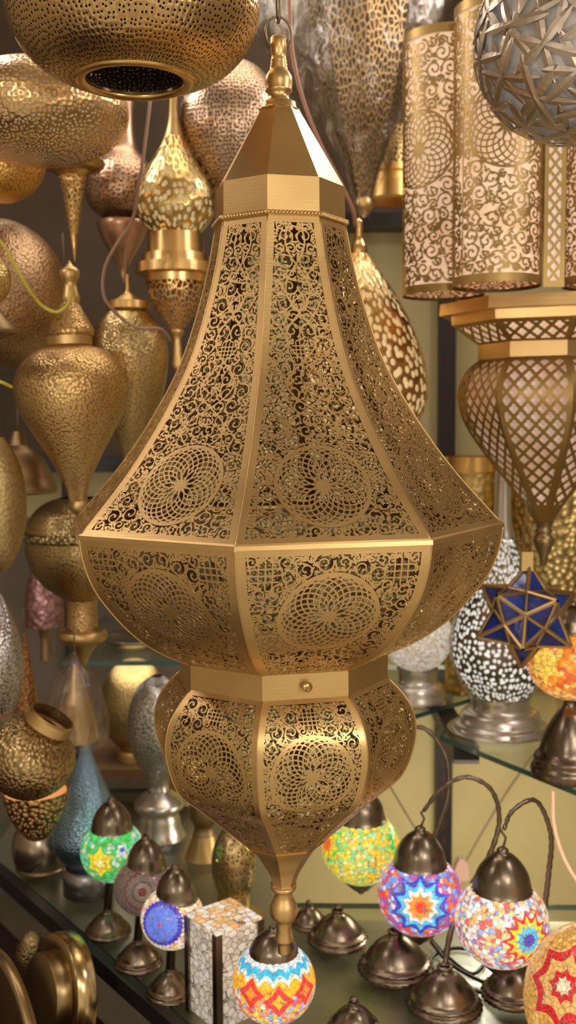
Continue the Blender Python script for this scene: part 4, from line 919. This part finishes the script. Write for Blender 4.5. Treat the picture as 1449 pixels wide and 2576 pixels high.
# wooden board under the brass moon, silver tray above it
zm = W(338, 1905, 1.96).z
bd = thing('wooden_board', 'small brown wooden shelf board under the round olive brass lantern', 'shelf', (W(338, 1905, 1.96).x, 2.0, zm-.0185))
put('board', box('board', -.085, .045, -.11, BACK-2.0-.005, 0, .018), plain('brown_wood', (.22, .12, .06), .5), bd)
zs = W(330, 1632, 1.9).z
glass_shelf('glass_shelf', 'small glass shelf edge left of the lantern bowl above the round brass lantern', [(-.40, 1.80), (-.12, 1.80), (-.12, BACK-.01), (-.40, BACK-.01)], zs)
tr = W(338, 1612, 1.95); t = thing('silver_tray', 'round tarnished silver tray lying on the small glass shelf', 'tray', (tr.x, tr.y, zs)); put('dish', lathe('dish', [(.0001, .003), (.045, .003), (.06, .012), (.064, .014), (.062, .010), (.046, 0), (.0001, 0)], 48), metal('tarnished_silver', (.48, .44, .38), .28), t)

def st(name, me, mat): o = put(name, me, mat); o['kind'] = 'structure'; return o
zd = W(960, 575, BACK).z
st('wall_back', box('wall_back', -1.3, 1.3, BACK, BACK+.08, 0, H+1.02), plain('cream_wall', (.60, .51, .25), .6, noise=3, vary=.06))
st('trim_1', box('trim_1', -1.3, 1.3, BACK-.02, BACK, zd, H+1.02), plain('dark_panelling', (.075, .048, .026), .7, noise=6, vary=.3))
zl_ = W(150, 1158, BACK).z
st('trim_4', box('trim_4', -1.3, -.10, BACK-.02, BACK, zl_, zd), plain('dark_panelling_left', (.075, .05, .03), .7, noise=6, vary=.3))
st('trim_5', box('trim_5', -1.3, -.16, BACK-.02, BACK, 0, W(250, 1300, BACK).z), plain('grey_panelling', (.17, .14, .11), .6, noise=5, vary=.3))
st('trim_2', box('trim_2', .02, 1.3, BACK-.10, BACK-.02, zd-.012, zd+.014), plain('black_ledge', (.015, .012, .012), .4))
st('trim_3', box('trim_3', -1.2, -.28, BACK-.06, BACK-.001, W(150, 1166, BACK).z-.016, W(150, 1150, BACK).z), plain('black_ledge_left', (.02, .02, .02), .4))
st('wall_left', box('wall_left', -1.36, -1.3, .30, BACK+.08, 0, H+1.02), plain('shop_wall', (.48, .40, .29), .7))
st('wall_right', box('wall_right', 1.3, 1.36, .30, BACK+.08, 0, H+1.02), plain('shop_wall_right', (.46, .40, .31), .7))
st('floor', box('floor', -1.36, 1.36, .80, BACK+.08, -.05, 0), plain('floor_tile', (.42, .34, .25), .4))
st('ceiling', box('ceiling', -1.36, 1.36, -1.6, BACK+.08, H+1.0, H+1.06), plain('ceiling_paint', (.42, .35, .26), .8))
m_post = plain('black_steel', (.018, .014, .014), .45); m_slot = plain('slot_red', (.06, .012, .012), .6)
for lab, px, hw, za, zb_ in (('black slotted steel upright on the cream wall right of the big lantern', 1122, 20, W(1122, 2280, BACK).z, zd-.013), ('black slotted steel upright on the wall left behind the pear lantern tail', 170, 12, TB-.05, W(150, 1170, BACK).z), ('black slotted steel upright at the right edge behind the swan-neck lamps', 1440, 26, TB-.05, SH-.03)):
    Y = BACK-.022; p = W(px, 1200, Y); k = mpp(px, 1200, Y)*hw
    t = thing('shelf_upright', lab, 'shelf upright', (p.x, Y, za)); put('channel', box('channel', -k, k, -.015, .02, 0, zb_-za), m_post, t)
    n = int((zb_-za)/.035); V, Fs = [], []
    for i in range(n):
        z_ = .02+i*.035; b0 = len(V); V += [(-k*.3, -.0156, z_), (k*.1, -.0156, z_), (k*.1, -.0156, z_+.018), (-k*.3, -.0156, z_+.018)]; Fs.append((b0, b0+1, b0+2, b0+3))
    put('slots', mesh('slots', V, [Fs], False), m_slot, t)
p = Wz(1160, 1880, SH-.01); bk = thing('shelf_bracket', 'black bracket hanging under the green edged glass shelf', 'bracket', (p.x, p.y, SH-.058))
put('arm', slab('arm', [(-.012, .0), (.03, .0), (.02, BACK-.03-p.y), (-.005, BACK-.03-p.y)], .02, .048), m_post, bk)

def cable(name, label, pts, rad, mat):
    P = spline([tuple(W(*q)) for q in pts], 60); o = P[-1].copy(); ob = put(name, tube(name, P-o, rad, 8), mat, None, tuple(o)); tag(ob, label, 'cable'); return ob
cable('hanging_cable', 'pinkish brown cord running down over the plastic-wrapped lantern behind the chain', [(722, -200, 1.25), (728, 0, 1.25), (735, 130, 1.25), (762, 250, 1.24), (810, 370, 1.24), (860, 465, 1.25), (888, 530, 1.27), (893, 565, 1.3)], .0026, plain('salmon_flex', (.50, .24, .15), .45))
cable('hanging_cable', 'thin brown cord looping down past the copper goblet onto the vase lamp', [(385, 200, 1.35), (350, 460, 1.35), (330, 560, 1.36), (290, 620, 1.36), (262, 680, 1.36), (265, 755, 1.36), (300, 795, 1.37), (340, 823, 1.37), (408, 830, 1.38), (430, 860, 1.4)], .0022, m_wire)
cable('hanging_cable', 'yellow cord draped across the rosy hammered globe', [(-60, 560, 1.24), (5, 612, 1.25), (45, 680, 1.26), (78, 735, 1.27), (110, 772, 1.28), (145, 785, 1.28), (168, 770, 1.28), (182, 735, 1.28)], .0022, m_yel)
cable('hanging_cable', 'short piece of yellow cord at the left edge under the rosy globe', [(-40, 950, 1.22), (5, 962, 1.22), (30, 974, 1.23)], .002, m_yel)
cable('hanging_cable', 'thin grey cord slanting over the cream wall above the pink plug', [(1170, 2170, 2.1), (1215, 2090, 2.12), (1280, 1985, 2.15), (1340, 1900, 2.18)], .0022, m_thin)
cable('hanging_cable', 'thin dark cord slanting over the cream wall behind the yellow mosaic globe', [(965, 1950, 2.12), (1000, 2010, 2.13), (1060, 2110, 2.14)], .0022, m_thin)
cable('hanging_cable', 'pink cord hanging at the right edge under the glass shelf', [(1392, 1990, 1.9), (1394, 2070, 1.9), (1420, 2160, 1.88), (1460, 2230, 1.85)], .0028, plain('pink_flex', (.55, .30, .24), .5))
for i, (lab, pts) in enumerate((('black cable coiled on the glass table below the red and violet globe', [(1060, 2330), (1120, 2400), (1190, 2450), (1215, 2400), (1150, 2385), (1085, 2410), (1110, 2460), (1220, 2500)]), ('black cable running to the back of the glass table', [(1085, 2370), (1140, 2430), (1260, 2480), (1330, 2430)]))):
    P = [Wz(x, y, TB+.004+.003*i) for x, y in pts]; P = spline([tuple(p) for p in P], 80); o_ = P[0].copy(); tag(put('power_cable', tube('power_cable', P-o_, .0026, 8), plain('black_flex', (.03, .025, .02), .4), None, tuple(o_)), lab, 'cable')
p = W(1160, 2210, 2.08); pg = thing('hanging_plug', 'pinkish plug hanging on a cord in front of the cream wall', 'plug', tuple(p)); put('plug_body', mesh('plug_body', [(x*w, y*.011, z) for z, w in ((0, .9), (.012, 1.), (.03, .8), (.045, .35)) for x, y in ((-.016, -1), (.016, -1), (.016, 1), (-.016, 1))], [[(i*4+j, i*4+(j+1) % 4, i*4+4+(j+1) % 4, i*4+4+j) for i in range(3) for j in range(4)], [(3, 2, 1, 0), (12, 13, 14, 15)]], False), plain('pink_plastic', (.55, .36, .30), .45), pg)

# ------------------------------------------------------------------ light
def area(name, loc, size, e, col, target=(0, 1.2, H)):
    l = bpy.data.lights.new(name, 'AREA'); l.shape = 'DISK'; l.size = size; l.energy = e; l.color = col
    o = bpy.data.objects.new(name, l); COL.objects.link(o); o.location = loc
    o.rotation_euler = (Vector(target)-Vector(loc)).to_track_quat('-Z', 'Y').to_euler(); return o
area('ceiling_spot', (.22, -.30, H+.62), .09, 1.6, (1, .90, .78)); area('ceiling_spot', (-.75, .05, H+.80), .10, 1.0, (1, .88, .74))
area('ceiling_spot', (1.0, .75, H+.72), .16, 3, (1, .92, .86)); area('ceiling_spot', (-.95, .95, H+.6), .14, 1.3, (1, .88, .82))
area('ceiling_spot', (.50, 1.56, H+.74), .26, 2.6, (1, .92, .88), (0, 1, H+.1)); area('ceiling_spot', (-.55, 1.50, H+.78), .24, 2.2, (1, .90, .84), (0, 1, H+.1))
area('hanging_lamp_light', (.55, .20, H+.06), .055, 2.4, (1, .93, .84), (-.25, 1.35, H)); area('hanging_lamp_light', (-.44, -.10, H+.06), .055, 2.0, (1, .93, .84), (-.25, 1.35, H+.2))
area('ceiling_panel', (.3, -.7, H+.97), 1.3, 5, (1, .88, .72), (0, -.4, 0)); area('ceiling_panel', (0, 1.6, H+.98), .8, 5, (1, .86, .70), (0, 1.6, 0))
area('added_shelf_fill', (.38, 1.64, SH-.14), .25, 3.0, (1, .88, .66), (.34, 2.05, H-1.45)); area('added_shelf_fill', (-.30, 1.95, W(330, 1632, 1.9).z-.02), .2, .3, (1, .88, .70), (-.30, 2.0, 0))  # unseen fill lights added under the shelves to brighten the wall
area("added_shelf_fill", (.34, 1.58, SH-.03), .2, 1.2, (1, .88, .68), (.33, 1.55, 0))  # another unseen fill, added to lift the dark table top
w = bpy.data.worlds.new('shop'); sc.world = w; w.use_nodes = True; nt = w.node_tree; g = G(nt); bg = nt.nodes['Background']
tc = g.n('TexCoord'); no = g.n('TexNoise'); no.inputs['Scale'].default_value = 2.6; no.inputs['Detail'].default_value = 3; g.l(tc.outputs['Generated'], no.inputs['Vector'])
g.l(g.ramp(no.outputs[0], [(.30, (.16, .125, .08)), (.5, (.38, .305, .21)), (.70, (.66, .55, .42))]), bg.inputs[0]); bg.inputs[1].default_value = 1.5

sc.view_settings.view_transform = 'Standard'; sc.view_settings.look = 'None'; sc.view_settings.exposure = 0; sc.view_settings.gamma = 1; sc.view_settings.use_curve_mapping = False
cy = sc.cycles; cy.use_denoising = True; cy.max_bounces = 7; cy.glossy_bounces = 4; cy.diffuse_bounces = 3; cy.transparent_max_bounces = 16; cy.transmission_bounces = 4
cy.caustics_reflective = False; cy.caustics_refractive = False; cy.sample_clamp_indirect = 4
